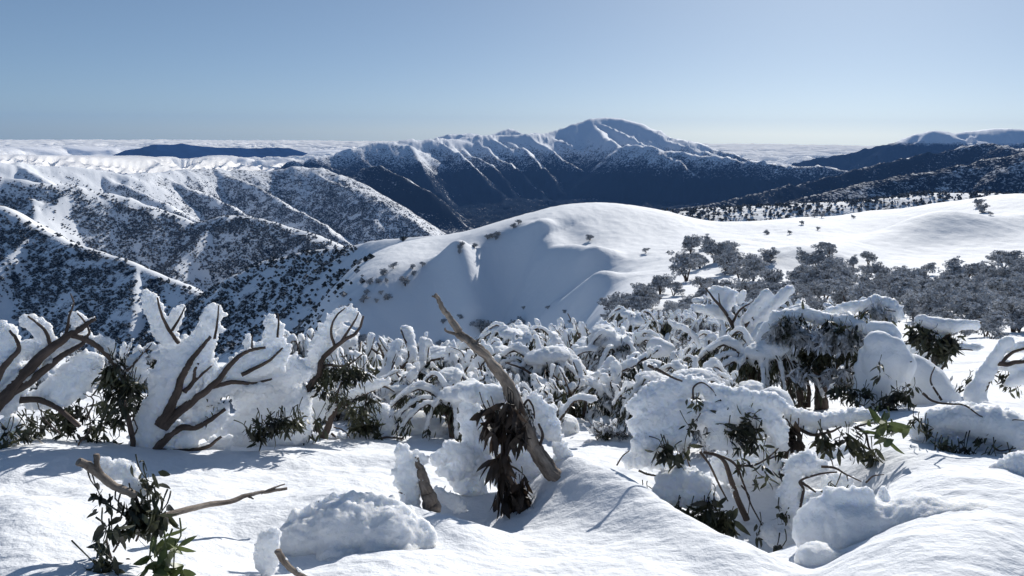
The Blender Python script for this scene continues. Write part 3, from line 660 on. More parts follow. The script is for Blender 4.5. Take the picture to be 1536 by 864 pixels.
for i, (px, py, w) in enumerate(HILL):
    p = ray_ground(px, py+2, 25, 480)
    if p is None: continue
    k = int(i*7+px) % 5
    if not hg_used[k]: o = HG[k]; hg_used[k] = True
    else: o = copy_tree(HG[k])
    D = math.hypot(p[0], p[1]); s = (w*D/F_)/4.2*1.15
    o.location = (p[0], p[1], float(ground(p[0], p[1])[0])-0.25*s); o.scale = (s, s, s*0.95); o.rotation_euler = (0, 0, i*2.399)
    if py < 352 and px > 1100: zone.setdefault(9, []).append((o, px, py)); continue
    for q, (a, b, f_, g_) in enumerate(WHERE):
        if a <= px < b: zone.setdefault(q, []).append((o, px, py))
for q, it in zone.items():
    if q == 9: label_rows(it, [''], '%s tiny lone gum%s near the crest of the sunlit hill', 'tree', 'lone gums on the hill crest'); continue
    label_rows(it, [' in the top row', ' in the second row', ' in the middle row', ' in the fourth row', ' in the fifth row', ' in the nearest row'] if len(it) > 20 else [' in the upper row', ' in the nearest row'], WHERE[q][2], 'tree', WHERE[q][3])
# ------------------------------------------------------------------ rime, branches and leaves near the viewer
_tx = {}
def cloud_tex(scale, depth=2, hard=False):
    k = (scale, depth, hard)
    if k not in _tx:
        t = bpy.data.textures.new('relief', 'CLOUDS'); t.noise_scale = scale; t.noise_depth = depth; t.noise_type = 'HARD_NOISE' if hard else 'SOFT_NOISE'; _tx[k] = t
    return _tx[k]
class Rime:
    """ellipsoids fused into one crusty lump by a voxel remesh and broken up by noise"""
    def __init__(s, seed=0): s.V = []; s.F = []; s.n = 0; s.rs = np.random.RandomState(seed)
    def ell(s, c, ax):
        V0, F0 = ico(2); s.V.append(V0@np.asarray(ax)+np.asarray(c)); s.F.append(F0+s.n); s.n += len(V0)
    def chain(s, pts, D, th=0.55, nod=0.5, off=0.06):
        """pts (px, py, radius px[, D]); a plate facing roughly the viewer, thickness th of its radius"""
        P_ = [(p[0], p[1], p[2], (p[3] if len(p) > 3 else D)) for p in pts]
        C = np.array([at(p[0], p[1], p[3]+off) for p in P_]); R = np.array([p[2]*p[3]/F_ for p in P_])
        if len(P_) == 1: C = np.concatenate([C, C+1e-3]); R = np.concatenate([R, R])
        dist = np.concatenate([[0], np.cumsum(np.linalg.norm(np.diff(C, axis=0), axis=1))]); n = max(2, int(dist[-1]/(0.42*R.mean()))+1)
        u = np.linspace(0, dist[-1], n)
        for x in u:
            c = np.array([np.interp(x, dist, C[:, k]) for k in range(3)]); r = np.interp(x, dist, R)*s.rs.uniform(.88, 1.1)
            f = c-np.array([0, 0, CZ]); f /= np.linalg.norm(f); rt = np.array([f[1], -f[0], 0]); rt /= np.linalg.norm(rt); up = np.cross(rt, f)
            a = s.rs.uniform(-.5, .5); e1 = rt*math.cos(a)+up*math.sin(a); e2 = up*math.cos(a)-rt*math.sin(a)
            s.ell(c, [e1*r*s.rs.uniform(.85, 1.15), e2*r*s.rs.uniform(.85, 1.1), f*max(r*th, .014)])
            for j in range(int(nod*10)):
                b = s.rs.uniform(0, 6.283); rr = max(r*s.rs.uniform(.10, .30), .008); q = c+(rt*math.cos(b)+up*math.sin(b))*r*s.rs.uniform(.78, 1.02)+f*s.rs.uniform(-.5, .5)*r*th
                od = rt*math.cos(b)+up*math.sin(b); td = up*math.cos(b)-rt*math.sin(b); s.ell(q, [od*rr*s.rs.uniform(.9, 1.9), td*rr*.75, f*rr*.8])
    def build(s, name, mat, parent=None, voxel=0.012, disp=0.03, scale=0.07, fine=0.010, smooth_it=0):
        V = np.concatenate(s.V); Fc = np.concatenate(s.F)
        o = mesh_obj(name, V, Fc, mat, None)
        m = o.modifiers.new('r', 'REMESH'); m.mode = 'VOXEL'; m.voxel_size = voxel; m.use_smooth_shade = True
        if smooth_it: m = o.modifiers.new('s', 'SMOOTH'); m.iterations = smooth_it; m.factor = .6
        if disp: m = o.modifiers.new('d', 'DISPLACE'); m.texture = cloud_tex(scale, 2); m.strength = disp; m.texture_coords = 'LOCAL'
        if fine:
            m = o.modifiers.new('d2', 'DISPLACE'); m.texture = cloud_tex(scale*.45, 3, True); m.strength = fine*2.0; m.mid_level = .35; m.texture_coords = 'LOCAL'
        dg = bpy.context.evaluated_depsgraph_get(); me = bpy.data.meshes.new_from_object(o.evaluated_get(dg), depsgraph=dg)
        me.name = name; old = o.data; o.modifiers.clear(); o.data = me; bpy.data.meshes.remove(old)
        me.polygons.foreach_set('use_smooth', np.ones(len(me.polygons), dtype=bool))
        if not me.materials: me.materials.append(mat)
        if parent: o.parent = parent
        return o
def pxpath(pts, D, n=None):
    C = np.array([at(p[0], p[1], (p[2] if len(p) > 2 else D)) for p in pts]); return smooth_path(C, n or max(6, len(pts)*6))
def branch(root, pts, D, r0, r1, mat=None, name='branch', seg=10, rough=0.05, seed=0):
    p = pxpath(pts, D, max(14, len(pts)*9)); rs = np.random.RandomState(seed+int(abs(pts[0][0]*7+pts[-1][1])))
    kk = np.ones(5)/5; nz = np.convolve(rs.normal(size=len(p)+4), kk, 'valid'); rad = np.linspace(r0, r1, len(p))*(1+rough*1.6*nz)
    p = p+np.stack([np.convolve(rs.normal(size=len(p)+4), kk, 'valid') for _ in range(3)], 1)*(r0*0.16)
    mb = MB()
    if r0 > .03 and mat is M_DEAD:                      # old wood: fluted, twisted section
        V, Fq, cap, al, ar = tube(p, rad, 20); k = 20; n = len(p); a = np.tile(np.linspace(0, 2*np.pi, k, endpoint=False), n); i = np.repeat(np.arange(n), k)
        f = 1+.13*np.sin(a*3+i*.10+seed)+.08*np.sin(a*7-i*.13)+.05*np.sin(a*11+i*.3); c = np.repeat(p, k, 0); V[:n*k] = c+(V[:n*k]-c)*f[:, None]; mb.add(V, Fq, cap, al=al, ar=ar)
    else: mb.tube(p, rad, seg)
    return mb.build(name, mat or M_BARK, root)
def leaves(root, boxes, D, seed=0, mat=None, ln=(.055, .095), wd=.019, name='leaves', down=1.0, smooth=True):
    """boxes (px, py, half width px, half height px, count[, D])"""
    rs = np.random.RandomState(seed); mb = MB()
    for b in boxes:
        Dd = b[5] if len(b) > 5 else D; n = b[4]; c0 = at(b[0], b[1], Dd); sc = Dd/F_
        k = max(2, n//7); cc = c0+np.stack([rs.uniform(-1, 1, k)*b[2]*sc, rs.uniform(-.5, .5, k)*b[2]*sc, rs.uniform(-1, 1, k)*b[3]*sc], 1)
        # each knot of leaves hangs from the end of a short twig
        for c in cc:
            t = c+np.array([rs.normal()*.03, rs.normal()*.03, rs.uniform(.05, .12)]); mb.tube(smooth_path([t, (t+c)/2+rs.normal(size=3)*.01, c], 5), np.linspace(.0035, .002, 5), 4)
            m = 7; base = c+rs.normal(size=(m, 3))*.018; d = rs.normal(size=(m, 3))*np.array([.75, .75, .55])+np.array([0, 0, -down])
            V, Fq = leaf_quads(base, d, rs.uniform(ln[0], ln[1], m), wd*rs.uniform(.7, 1.3, m), rs); mb.add(V, Fq)
    return mb.build(name, mat or M_LEAF, root, smooth)
def root_at(name, px, py, D, label, cat, group=None, absolute=True):
    """Empty at the foot of the thing; children keep world coordinates through the inverse matrix"""
    o = bpy.data.objects.new(name, None); COL.objects.link(o); p = at(px, py, D); o.location = p; o.empty_display_size = .1
    tag(o, label, cat, group); return o
def settle(root):
    """children were built in world space: keep them there"""
    inv = Matrix.Translation(-root.location)
    for ch in list(bpy.data.objects):
        if ch.parent is root and ch.type == 'MESH': ch.matrix_parent_inverse = inv
def hero(name, foot, label, cat='tree', group=None, br=(), rm=(), lv=(), D=5.0, voxel=.0085, disp=.03, fine=.013, scale=.07, seed=1, mat=None, twigs=()):
    root = root_at(name, foot[0], foot[1], D, label, cat, group)
    for i, b in enumerate(br): branch(root, b[0], D, b[1], b[2], (b[3] if len(b) > 3 else mat), 'trunk' if i == 0 and b[1] > .024 else 'branch', seed=seed+i)
    if twigs:
        mb = MB(); rs = np.random.RandomState(seed)
        for t in twigs:
            p = pxpath(t, D, max(8, len(t)*5)); p += rs.normal(size=p.shape)*.002; mb.tube(p, np.linspace(.006, .0025, len(p)), 5)
        mb.build('twigs', M_BARK, root)
    if rm:
        R = Rime(seed); rc = np.random.RandomState(seed+9)
        for b in br:                                    # patchy crust that grips the limbs themselves
            q = pxpath(b[0], D, max(14, len(b[0])*9)); rad = np.linspace(b[1], b[2], len(q)); on = np.convolve(rc.normal(size=len(q)+6), np.ones(7)/2.6, 'valid') > .25
            if b[1] > .05 or seed in (12, 30): continue
            for c, r_, k in zip(q, rad, on):
                if k: R.ell(c+np.array([-.35, .45, .75])*r_, np.eye(3)*r_*rc.uniform(.75, 1.25, (3, 1)))
        for c in rm:
            kw = {}; pts = c
            if isinstance(c, dict): pts = c['p']; kw = {k: v for k, v in c.items() if k != 'p'}
            R.chain(pts, kw.pop('D', D), **kw)
        R.build('rime', M_RIME, root, voxel, disp, scale, fine)
    lv = [dict(l, b=[tuple(q) for q in l['b']]) if isinstance(l, dict) else (l[0], l[1], l[2], l[3], int(l[4]*1.7))+tuple(l[5:]) for l in lv]
    for i, l in enumerate(lv):
        if isinstance(l, dict): leaves(root, l['b'], D, seed+50+i, **{k: v for k, v in l.items() if k != 'b'})
        else: leaves(root, [l], D, seed+50+i)
    settle(root); return root
# ------------------------------------------------------------------ the rimed snow gums of the foreground
hero('snow_gum', (10, 640), 'leaning snow gum with thick forked limbs and wide rime plates at the left edge', D=5.0, seed=3,
 br=[([(-40,650),(5,598),(35,562),(70,528),(100,505),(125,490),(143,477)], .040, .010), ([(0,600),(45,572),(75,548),(100,530),(122,517),(131,505)], .026, .008),
     ([(-20,600),(0,560),(12,542),(28,524),(24,508),(15,496)], .022, .006), ([(76,517),(70,500),(58,486),(42,474)], .012, .005), ([(98,506),(101,492),(104,476),(110,455),(106,440)], .010, .003),
     ([(106,502),(130,510),(152,524),(166,540),(178,556)], .018, .010), ([(122,508),(134,500),(128,484),(116,470)], .009, .004), ([(190,556),(203,543),(215,529)], .011, .004),
     ([(30,600),(60,600),(90,615),(120,640)], .02, .012)],
 rm=[[(2,495,15),(10,520,17),(6,550,18),(0,580,18)], dict(p=[(38,481,8),(52,486,12),(66,498,12),(74,510,8)], th=.35), [(22,528,13),(50,520,13),(72,522,10)],
     [(5,600,20),(30,572,16),(58,548,12),(86,520,9)], dict(p=[(50,606,10),(78,594,20),(108,572,26),(132,546,19),(138,566,13),(136,582,7)], th=.32),
     dict(p=[(111,474,8),(120,481,10),(114,488,7)], th=.4), [(106,512,13),(124,500,11),(134,508,8)], [(146,512,9),(160,516,9),(170,521,6)], [(16,640,20),(5,665,20)], [(205,545,14),(208,562,12)]],
 lv=[(170,560,14,18,70), (185,590,18,20,90), (170,620,14,20,60,5.3), (212,600,20,28,110,5.4), (60,640,40,18,130,5.3), (110,625,24,16,70,5.3), (25,650,20,12,40), (150,655,20,14,50,5.3)],
 twigs=[[(130,630),(140,600),(125,590)],[(118,668),(135,640),(128,610)],[(198,668),(192,640),(185,600),(188,560)],[(90,650),(66,628),(55,600)],[(200,655),(205,640),(192,612)]])
hero('snow_gum', (220, 690), 'snow gum with sinuous dark limbs on tall white rime fins above the left drift', D=5.2, seed=5,
 br=[([(238,640),(247,625),(262,598),(270,570),(284,545),(300,524),(316,505)], .036, .009), ([(276,588),(290,572),(292,556),(298,545)], .016, .006), ([(288,575),(302,562),(318,549)], .012, .005),
     ([(245,640),(268,618),(294,598),(322,575),(346,546),(368,528),(398,520)], .032, .008), ([(318,580),(350,573),(380,575),(408,568)], .018, .006), ([(362,562),(385,551),(405,540),(424,522)], .015, .006),
     ([(212,702),(224,688),(245,662),(268,643),(294,641),(315,630),(337,614)], .032, .012), ([(238,676),(262,677),(292,675),(315,668),(332,655)], .020, .008),
     ([(268,515),(252,492),(241,468),(236,446)], .013, .005), ([(258,496),(268,480),(278,460)], .009, .004), ([(322,508),(326,482),(328,458)], .009, .004), ([(416,506),(418,482),(416,470)], .008, .004), ([(378,522),(378,503)], .007, .004),
     ([(196,690),(200,664),(196,640),(186,600)], .018, .010)],
 rm=[dict(p=[(212,672,22),(232,630,25),(254,588,30),(276,548,34),(296,520,26),(310,504,13)], th=.38), dict(p=[(220,440,8),(228,458,13),(238,482,14),(252,506,14)], th=.38), dict(p=[(272,462,7),(264,474,9),(258,492,8)], th=.4),
     dict(p=[(322,466,13),(316,480,15),(304,494,12)], th=.35), [(330,494,7)], dict(p=[(405,478,10),(412,496,14),(406,512,12)], th=.4), [(372,506,6),(374,520,8)],
     dict(p=[(280,620,10),(310,594,16),(344,566,22),(380,544,26),(412,530,22)], th=.4), dict(p=[(350,580,16),(395,566,26),(430,556,26),(455,560,14)], th=.6, off=.15),
     dict(p=[(380,600,36),(430,596,44),(440,640,36),(400,650,40),(380,630,36)], th=.8, off=.5, nod=.15), dict(p=[(340,640,20),(360,670,30)], th=.8, off=.5, nod=.1),
     dict(p=[(232,690,14),(258,662,20),(296,640,24),(326,626,18),(336,612,10)], th=.4), dict(p=[(262,692,12),(300,684,18),(332,668,15),(340,662,9)], th=.4),
     dict(p=[(370,584,7),(390,584,8),(406,580,5)], th=.5, off=-.02), dict(p=[(300,568,14),(316,550,13)], th=.3, off=.08)],
 lv=[(322,590,14,6,24,5.3), (300,612,10,6,16,5.3), (120,690,14,5,16), (395,645,24,10,70,5.1), (425,635,20,9,60,5.1), (448,628,10,9,30,5.1)])
hero('snow_gum', (440, 690), 'snow gum whose dark limb ends in knobbly rime clubs before the blue valley', D=5.7, seed=8,
 br=[([(436,622),(447,606),(466,578),(478,560),(482,542),(500,522),(522,507),(538,494),(545,474)], .034, .007), ([(503,522),(497,502),(499,484),(508,470),(518,462)], .011, .004), ([(512,512),(524,494),(534,478),(538,468)], .010, .004), ([(478,560),(490,548),(520,548),(545,530)], .014, .005)],
 rm=[dict(p=[(472,532,10),(484,512,17),(492,494,15)], th=.45), dict(p=[(500,484,14),(512,472,13),(530,472,13),(536,484,9)], th=.4), dict(p=[(518,498,12),(528,504,9)], th=.4), dict(p=[(492,526,18),(482,546,10)], th=.45),
     dict(p=[(440,560,22),(468,550,16),(490,545,10)], th=.6, off=.2), dict(p=[(455,600,26),(480,590,20),(470,620,18)], th=.5, off=.25), dict(p=[(430,672,20),(460,672,22),(490,676,22),(520,672,20),(545,665,18)], th=.7, off=.3, nod=1.6)],
 lv=[(500,560,24,12,110), (535,560,22,10,90), (485,580,12,12,30), (400,655,20,10,60), (470,640,14,10,34), (385,665,14,12,30)])
hero('snow_gum', (497, 682), 'slim forked snow gum with one snow laden arm reaching right over dark leaves', D=6.0, seed=9,
 br=[([(497,684),(486,660),(492,640),(502,618),(515,602),(532,594),(552,588)], .034, .014), ([(484,660),(476,640),(470,620),(468,600)], .016, .006), ([(503,615),(506,592),(512,572)], .012, .005), ([(552,588),(575,580),(592,588)], .013, .004), ([(497,650),(515,665),(524,682)], .010, .004),
     ([(545,680),(562,662),(580,656),(606,658)], .015, .006)],
 rm=[dict(p=[(518,594,6),(535,588,7),(552,580,8),(570,574,8),(580,572,6)], th=.8, off=0), dict(p=[(566,620,20),(580,640,26),(570,660,20)], th=.7, off=.2, nod=.1), dict(p=[(520,668,16),(500,690,16)], th=.7, off=.3, nod=1.2)],
 lv=[(500,596,24,10,60), (548,640,18,18,150), (535,612,14,10,40), (470,612,10,16,30), (560,600,12,8,24)],
 twigs=[[(500,640),(520,650),(540,680)],[(486,655),(470,668),(456,690)],[(550,592),(548,612),(552,640)],[(470,620),(455,606),(450,596)]])
# the dead snag that leans over the centre of the picture
snag = hero('dead_snag', (855, 737), 'bare grey dead limb leaning across the blue bowl, brown leaves hanging at its foot', 'dead tree', D=4.2, seed=12, 
 br=[([(862,742),(840,722),(815,692),(796,662),(780,625),(768,592),(752,560),(732,536),(708,514),(690,502),(679,484),(665,462),(652,440)], .050, .010, M_DEAD),
     ([(692,503),(680,500),(670,497),(667,492)], .010, .005, M_DEAD), ([(716,517),(717,508)], .009, .003, M_DEAD), ([(655,446),(648,444)], .008, .004, M_DEAD), ([(667,468),(659,461)], .006, .003, M_DEAD),
     ([(810,668),(814,652),(808,636)], .010, .006), ([(800,662),(786,658),(768,662),(756,676),(750,700),(748,730)], .011, .005), ([(775,655),(760,672),(742,694)], .007, .003),
     ([(783,612),(792,600),(800,612),(802,628)], .007, .004), ([(776,600),(762,612),(748,626)], .010, .005), ([(846,752),(830,775),(812,792)], .014, .006), ([(806,742),(822,746),(838,744)], .009, .005)],
 rm=[dict(p=[(700,590,16),(735,592,18),(770,590,12)], th=.8, off=.12), dict(p=[(706,615,20),(712,650,24),(716,690,26)], th=.6, off=.16), dict(p=[(735,690,34),(775,700,46),(810,730,36),(785,770,34),(745,770,26)], th=.45, off=.26, nod=.3),
     dict(p=[(800,600,14),(818,622,18),(828,650,16),(822,640,20)], th=.6, off=.12), dict(p=[(845,690,18),(862,710,18),(840,670,14)], th=.6, off=.18), dict(p=[(655,690,12),(680,675,17),(700,682,16),(690,705,18),(665,706,13)], th=.6, off=.1),
     dict(p=[(690,720,20),(715,735,18)], th=.5, off=.18), dict(p=[(772,650,16),(780,640,16)], th=.4, off=.2)],
 lv=[dict(b=[(750,632,22,14,84,4.12), (762,612,16,8,36,4.12), (772,640,10,10,30,4.12)], mat=M_LEAFB, ln=(.10, .17), wd=.034, down=1.6), dict(b=[(756,700,12,20,50,4.1), (768,740,16,20,70,4.08), (765,775,12,10,34,4.05)], mat=M_LEAFB, ln=(.10, .17), wd=.034, down=1.8)])
hero('broken_stump', (645, 752), 'short splintered grey stump crusted with rime, left of the leaning dead limb', 'stump', D=3.9, seed=14, voxel=.008, fine=.014,
 br=[([(648,764),(642,744),(636,722),(629,700),(624,684)], .046, .006, M_DEAD), ([(640,745),(640,720),(634,698)], .022, .004, M_DEAD), ([(618,735),(610,742),(598,738)], .006, .003)],
 rm=[dict(p=[(604,676,12),(606,700,15),(610,726,17),(618,752,16)], th=.7, nod=1.2, off=.02), dict(p=[(622,684,9),(634,690,8)], th=.7, nod=1.5, off=.05), dict(p=[(690,758,12),(660,742,14)], th=.6, off=.15)])
M_LEAFF = frosted_foliage_material('leaf_frosted_strands', 0.9)
M_LEAFG = leaf_material('leaf_sunlit_green', (0.05, 0.07, 0.02, 1), (0.13, 0.16, 0.05, 1))
# ------------------------------------------------------------------ right half of the foreground
hero('snow_gum', (1090, 790), 'low snow gum buried in lumpy white rime with a dark leafy hollow, right of centre', D=4.6, seed=21, fine=.017,
 br=[([(1120,780),(1100,730),(1085,690),(1062,679)], .020, .008), ([(1055,678),(1080,684),(1104,698),(1116,728),(1128,760),(1148,796)], .009, .004), ([(1104,698),(1130,698),(1150,688),(1168,672)], .007, .004),
     ([(1040,600),(1040,582),(1052,574),(1066,582),(1074,594)], .006, .003), ([(1082,600),(1060,612),(1042,626),(1034,650),(1030,680),(1036,705)], .008, .004), ([(1078,602),(1098,598),(1112,594)], .005, .002),
     ([(958,706),(978,713),(1000,712)], .007, .004), ([(925,698),(934,684),(944,676)], .005, .003), ([(1050,678),(1066,700),(1080,730),(1092,752)], .009, .004), ([(1112,728),(1124,746),(1122,772)], .005, .002),
     ([(972,548),(990,556),(1008,566),(1024,572)], .010, .005)],
 rm=[dict(p=[(952,612,14),(985,592,20),(1020,578,17),(1050,580,14)], th=.8, nod=1), dict(p=[(962,640,20),(985,622,24),(1020,612,24),(1045,630,20)], th=.7, nod=1), dict(p=[(962,668,16),(990,660,18),(1020,655,18)], th=.8, nod=1, off=0),
     dict(p=[(948,690,16),(980,684,18),(1010,690,16)], th=.8, nod=.9), dict(p=[(1030,574,10),(1060,584,12),(1095,594,14),(1130,596,12),(1160,602,12),(1178,614,9)], th=1.2, off=.05), dict(p=[(1060,620,20),(1090,612,18),(1078,640,20)], th=.7, off=0, nod=.9),
     dict(p=[(1120,618,17),(1150,624,20),(1168,644,15),(1172,668,12)], th=.6, off=.02), dict(p=[(1076,660,16),(1096,668,12),(1105,676,8)], th=.6, off=0), dict(p=[(1090,700,30),(1130,710,36),(1160,740,30),(1120,760,36)], th=.5, off=.42, nod=.2),
     dict(p=[(1160,680,26),(1180,700,26)], th=.5, off=.4), dict(p=[(1000,722,16),(1030,716,20),(1055,730,18)], th=1, off=-.12, nod=.8), dict(p=[(990,742,14),(1020,745,18),(1050,752,14),(1070,752,12)], th=1, off=-.15, nod=.8)],
 lv=[dict(b=[(1112,636,34,10,150,4.65), (1100,646,26,8,70,4.6), (1134,628,20,8,50,4.6)], down=.3, ln=(.06, .1)), dict(b=[(1000,676,18,6,46,4.5), (1024,680,10,6,20,4.5)], ln=(.07, .11), wd=.03),
     dict(b=[(1010,768,24,8,60,4.4), (1045,776,26,12,90,4.36), (1075,765,14,18,50,4.36), (1092,790,12,12,30,4.3)], ln=(.08, .14), wd=.034), dict(b=[(1106,672,14,10,24,4.55), (1128,690,18,10,26), (1136,660,10,14,24), (1144,720,12,10,14)], ln=(.05, .09)),
     dict(b=[(1044,606,8,16,26,4.55), (1038,640,6,10,10,4.5)], ln=(.03, .06)), dict(b=[(965,740,10,6,20,4.5)], ln=(.06, .09))])
hero('snow_gum', (1210, 720), 'low snow gum under a white snow band, broad green leaves at its right', D=4.9, seed=22,
 br=[([(1180,720),(1178,690),(1185,655),(1172,625)], .018, .006), ([(1195,642),(1220,652),(1245,648),(1262,640)], .012, .005), ([(1282,640),(1298,650),(1304,672),(1318,690)], .009, .004), ([(1220,668),(1236,672),(1246,688),(1250,700)], .006, .003),
     ([(1170,620),(1182,632),(1188,650)], .006, .003), ([(1286,640),(1300,636),(1316,634)], .006, .003), ([(1300,650),(1310,650),(1324,652)], .005, .003), ([(1150,690),(1172,680),(1186,668)], .006, .003)],
 rm=[dict(p=[(1168,612,9),(1196,624,12),(1230,632,11),(1262,628,12),(1292,622,11),(1312,630,8)], th=1.4, off=.05), dict(p=[(1220,644,9),(1180,632,9)], th=.8), dict(p=[(1250,690,26),(1300,690,24),(1220,700,20)], th=.6, off=.5, nod=.1), dict(p=[(1190,668,10),(1182,680,8)], th=.7)],
 lv=[dict(b=[(1186,648,10,10,30,4.8), (1196,668,10,14,34,4.8)], mat=M_LEAFB, ln=(.07, .12), wd=.036), dict(b=[(1230,655,20,10,40,4.9), (1262,655,14,12,30), (1292,668,10,14,30,4.85), (1312,680,12,12,26,4.85), (1246,660,8,14,14)], ln=(.06, .1), wd=.026),
     dict(b=[(1320,636,10,5,14,4.75), (1332,656,12,5,14,4.75)], down=.1, ln=(.10, .14), wd=.04, mat=M_LEAFG), dict(b=[(1205,700,16,10,14,4.9), (1176,690,10,20,30,4.9)])])
hero('snow_gum', (1210, 760), 'mushroom shaped rime cap with thin dark twigs on a half buried snow gum', D=4.1, seed=23, fine=.016,
 br=[([(1200,760),(1205,735),(1200,722),(1225,712),(1256,708)], .008, .004), ([(1232,700),(1252,702),(1270,712),(1292,722)], .007, .003), ([(1270,712),(1272,722)], .004, .002), ([(1200,722),(1212,730),(1224,738)], .008, .004), ([(1299,724),(1310,714),(1326,712)], .005, .002), ([(1120,842),(1140,838),(1154,850),(1162,862)], .007, .003)],
 rm=[dict(p=[(1192,700,16),(1212,694,18),(1230,700,12)], th=1.1, nod=.8), dict(p=[(1190,722,16),(1185,745,20),(1195,770,24)], th=.9), dict(p=[(1240,730,16),(1262,724,16)], th=.6, off=.2, nod=1), dict(p=[(1150,800,14),(1175,812,16),(1200,800,16)], th=.8, nod=.9), dict(p=[(1225,755,20),(1250,752,16)], th=.8, off=.05)],
 lv=[dict(b=[(1248,732,6,5,12), (1268,742,8,8,14), (1172,770,6,10,14), (1140,795,12,4,14,4.3), (1170,828,8,5,10,3.9)], ln=(.04, .08), wd=.03)])
hero('snow_gum', (1450, 710), 'wide snow capped shrub with thin bare twigs below the big shaded mound', D=5.15, seed=24,
 br=[([(1450,715),(1440,690),(1425,672),(1412,668)], .014, .006), ([(1384,590),(1400,602),(1424,606),(1446,608),(1470,624)], .008, .004), ([(1470,624),(1488,632),(1505,640)], .005, .002), ([(1494,690),(1512,680),(1530,676)], .007, .003), ([(1488,668),(1500,676),(1524,672)], .006, .003),
     ([(1412,600),(1396,572),(1402,550)], .007, .003), ([(1500,640),(1520,630),(1540,632)], .004, .002)],
 rm=[dict(p=[(1385,648,16),(1408,634,20),(1450,628,24),(1490,638,25),(1525,646,25),(1550,650,22)], th=1.3, off=.1, nod=.6), dict(p=[(1400,668,16),(1440,666,24),(1480,670,24),(1520,676,20)], th=.9, off=.15), dict(p=[(1500,716,14),(1520,704,18),(1545,700,20)], th=.9, off=-.6, nod=.6), dict(p=[(1470,700,18),(1440,700,16)], th=.6, off=.4)],
 lv=[dict(b=[(1408,676,12,10,50,5.0), (1424,690,14,12,60,5.0), (1444,680,12,8,34,5.0), (1466,692,12,8,30,5.0), (1380,628,8,5,10), (1500,695,14,8,30,5.0)], ln=(.05, .09)), dict(b=[(1476,660,6,8,8), (1392,640,6,6,8)], ln=(.05, .08))])
# the larger tree on the right
hero('snow_gum', (1232, 620), 'tallest snow gum with several dark trunks and drooping frosted crown, between two smooth lumps', D=9.0, seed=25, voxel=.02, disp=.05, fine=.02, scale=.12,
 br=[([(1233,622),(1232,595),(1229,570),(1222,545),(1212,520),(1200,500)], .080, .025), ([(1232,585),(1245,560),(1262,542),(1285,528),(1305,512)], .045, .014), ([(1204,615),(1200,590),(1196,560),(1186,535),(1172,515)], .045, .015), ([(1228,560),(1240,530),(1252,505),(1270,488)], .035, .012),
     ([(1190,610),(1184,580),(1176,555),(1166,530)], .028, .010), ([(1240,575),(1262,568),(1290,562),(1312,556)], .022, .008), ([(1215,530),(1205,510),(1215,490)], .02, .01), ([(1243,590),(1270,582),(1296,574)], .018, .006), ([(1212,610),(1214,585),(1206,560)], .03, .012)],
 rm=[dict(p=[(1166,476,10),(1160,500,12),(1166,520,8)], th=1, nod=1), dict(p=[(1180,478,12),(1205,470,10),(1235,478,9),(1265,482,9),(1290,488,9)], th=1.2, nod=1), dict(p=[(1230,506,9),(1222,516,8)], th=1), dict(p=[(1205,500,10),(1196,510,8)], th=.8), dict(p=[(1280,530,12),(1284,540,9)], th=1),
     dict(p=[(1240,470,7),(1262,462,7),(1290,458,8),(1310,452,8),(1330,456,10),(1345,470,12)], th=1.2, off=.3, nod=1), dict(p=[(1248,495,8),(1240,505,8)], th=1), dict(p=[(1190,545,5),(1188,565,6)], th=.8), dict(p=[(1150,490,8),(1140,510,7)], th=1), dict(p=[(1270,500,10),(1262,515,8)], th=.9), dict(p=[(1296,500,10),(1310,505,8)], th=1)],
 lv=[dict(b=[(1180,500,14,16,160,8.9), (1205,520,20,18,220,8.9), (1240,520,22,20,220,8.9), (1232,545,24,14,150,8.9), (1272,520,16,18,120,8.9), (1170,535,10,20,90,9.0), (1190,485,16,8,60,8.9), (1285,560,16,10,60,8.9), (1260,490,20,8,60,8.9), (1270,590,22,10,110,8.6), (1300,600,14,8,60,8.6), (1330,470,14,10,80,9.3)], ln=(.08, .15), wd=.03),
     dict(b=[(1150,540,8,18,70,9.1), (1310,480,16,14,100,9.3)], ln=(.08, .14), wd=.03),
     dict(b=[(1178,492,16,14,150,8.75), (1210,505,22,12,160,8.75), (1250,506,22,12,150,8.75), (1160,520,12,26,140,8.8), (1285,512,16,14,100,8.8), (1200,560,26,12,70,8.75), (1260,560,20,14,70,8.75), (1320,464,16,10,80,9.2)], mat=M_LEAFF, ln=(.08, .15), wd=.032)])
hero('snow_gum', (1335, 620), 'snow gum swallowed by three bulging smooth snow lobes, right of the tall dark trunked tree', D=8.4, seed=26, voxel=.022, disp=.03, fine=.006, scale=.2,
 br=[([(1330,625),(1330,600),(1322,580),(1305,560)], .035, .012), ([(1345,548),(1356,546),(1368,542)], .010, .005), ([(1300,590),(1318,582),(1330,570)], .012, .006)],
 rm=[dict(p=[(1318,516,20),(1325,545,28),(1320,575,26)], th=1, nod=.1), dict(p=[(1340,524,18),(1352,550,20),(1350,575,16)], th=1, nod=.1, off=.1), dict(p=[(1310,492,11),(1330,494,12),(1342,505,10)], th=1.1, nod=.1, off=.3), dict(p=[(1300,530,14),(1298,560,16),(1305,600,20)], th=.9, nod=.2, off=.1), dict(p=[(1360,552,9),(1362,566,8)], th=1, nod=.1)],
 lv=[dict(b=[(1290,592,14,10,60,8.1), (1345,592,16,8,80,8.1), (1362,590,10,8,40,8.1), (1316,556,5,10,16,7.9), (1310,604,16,6,40,8.1), (1350,612,14,6,26,8.1)], ln=(.07, .12), wd=.026)])
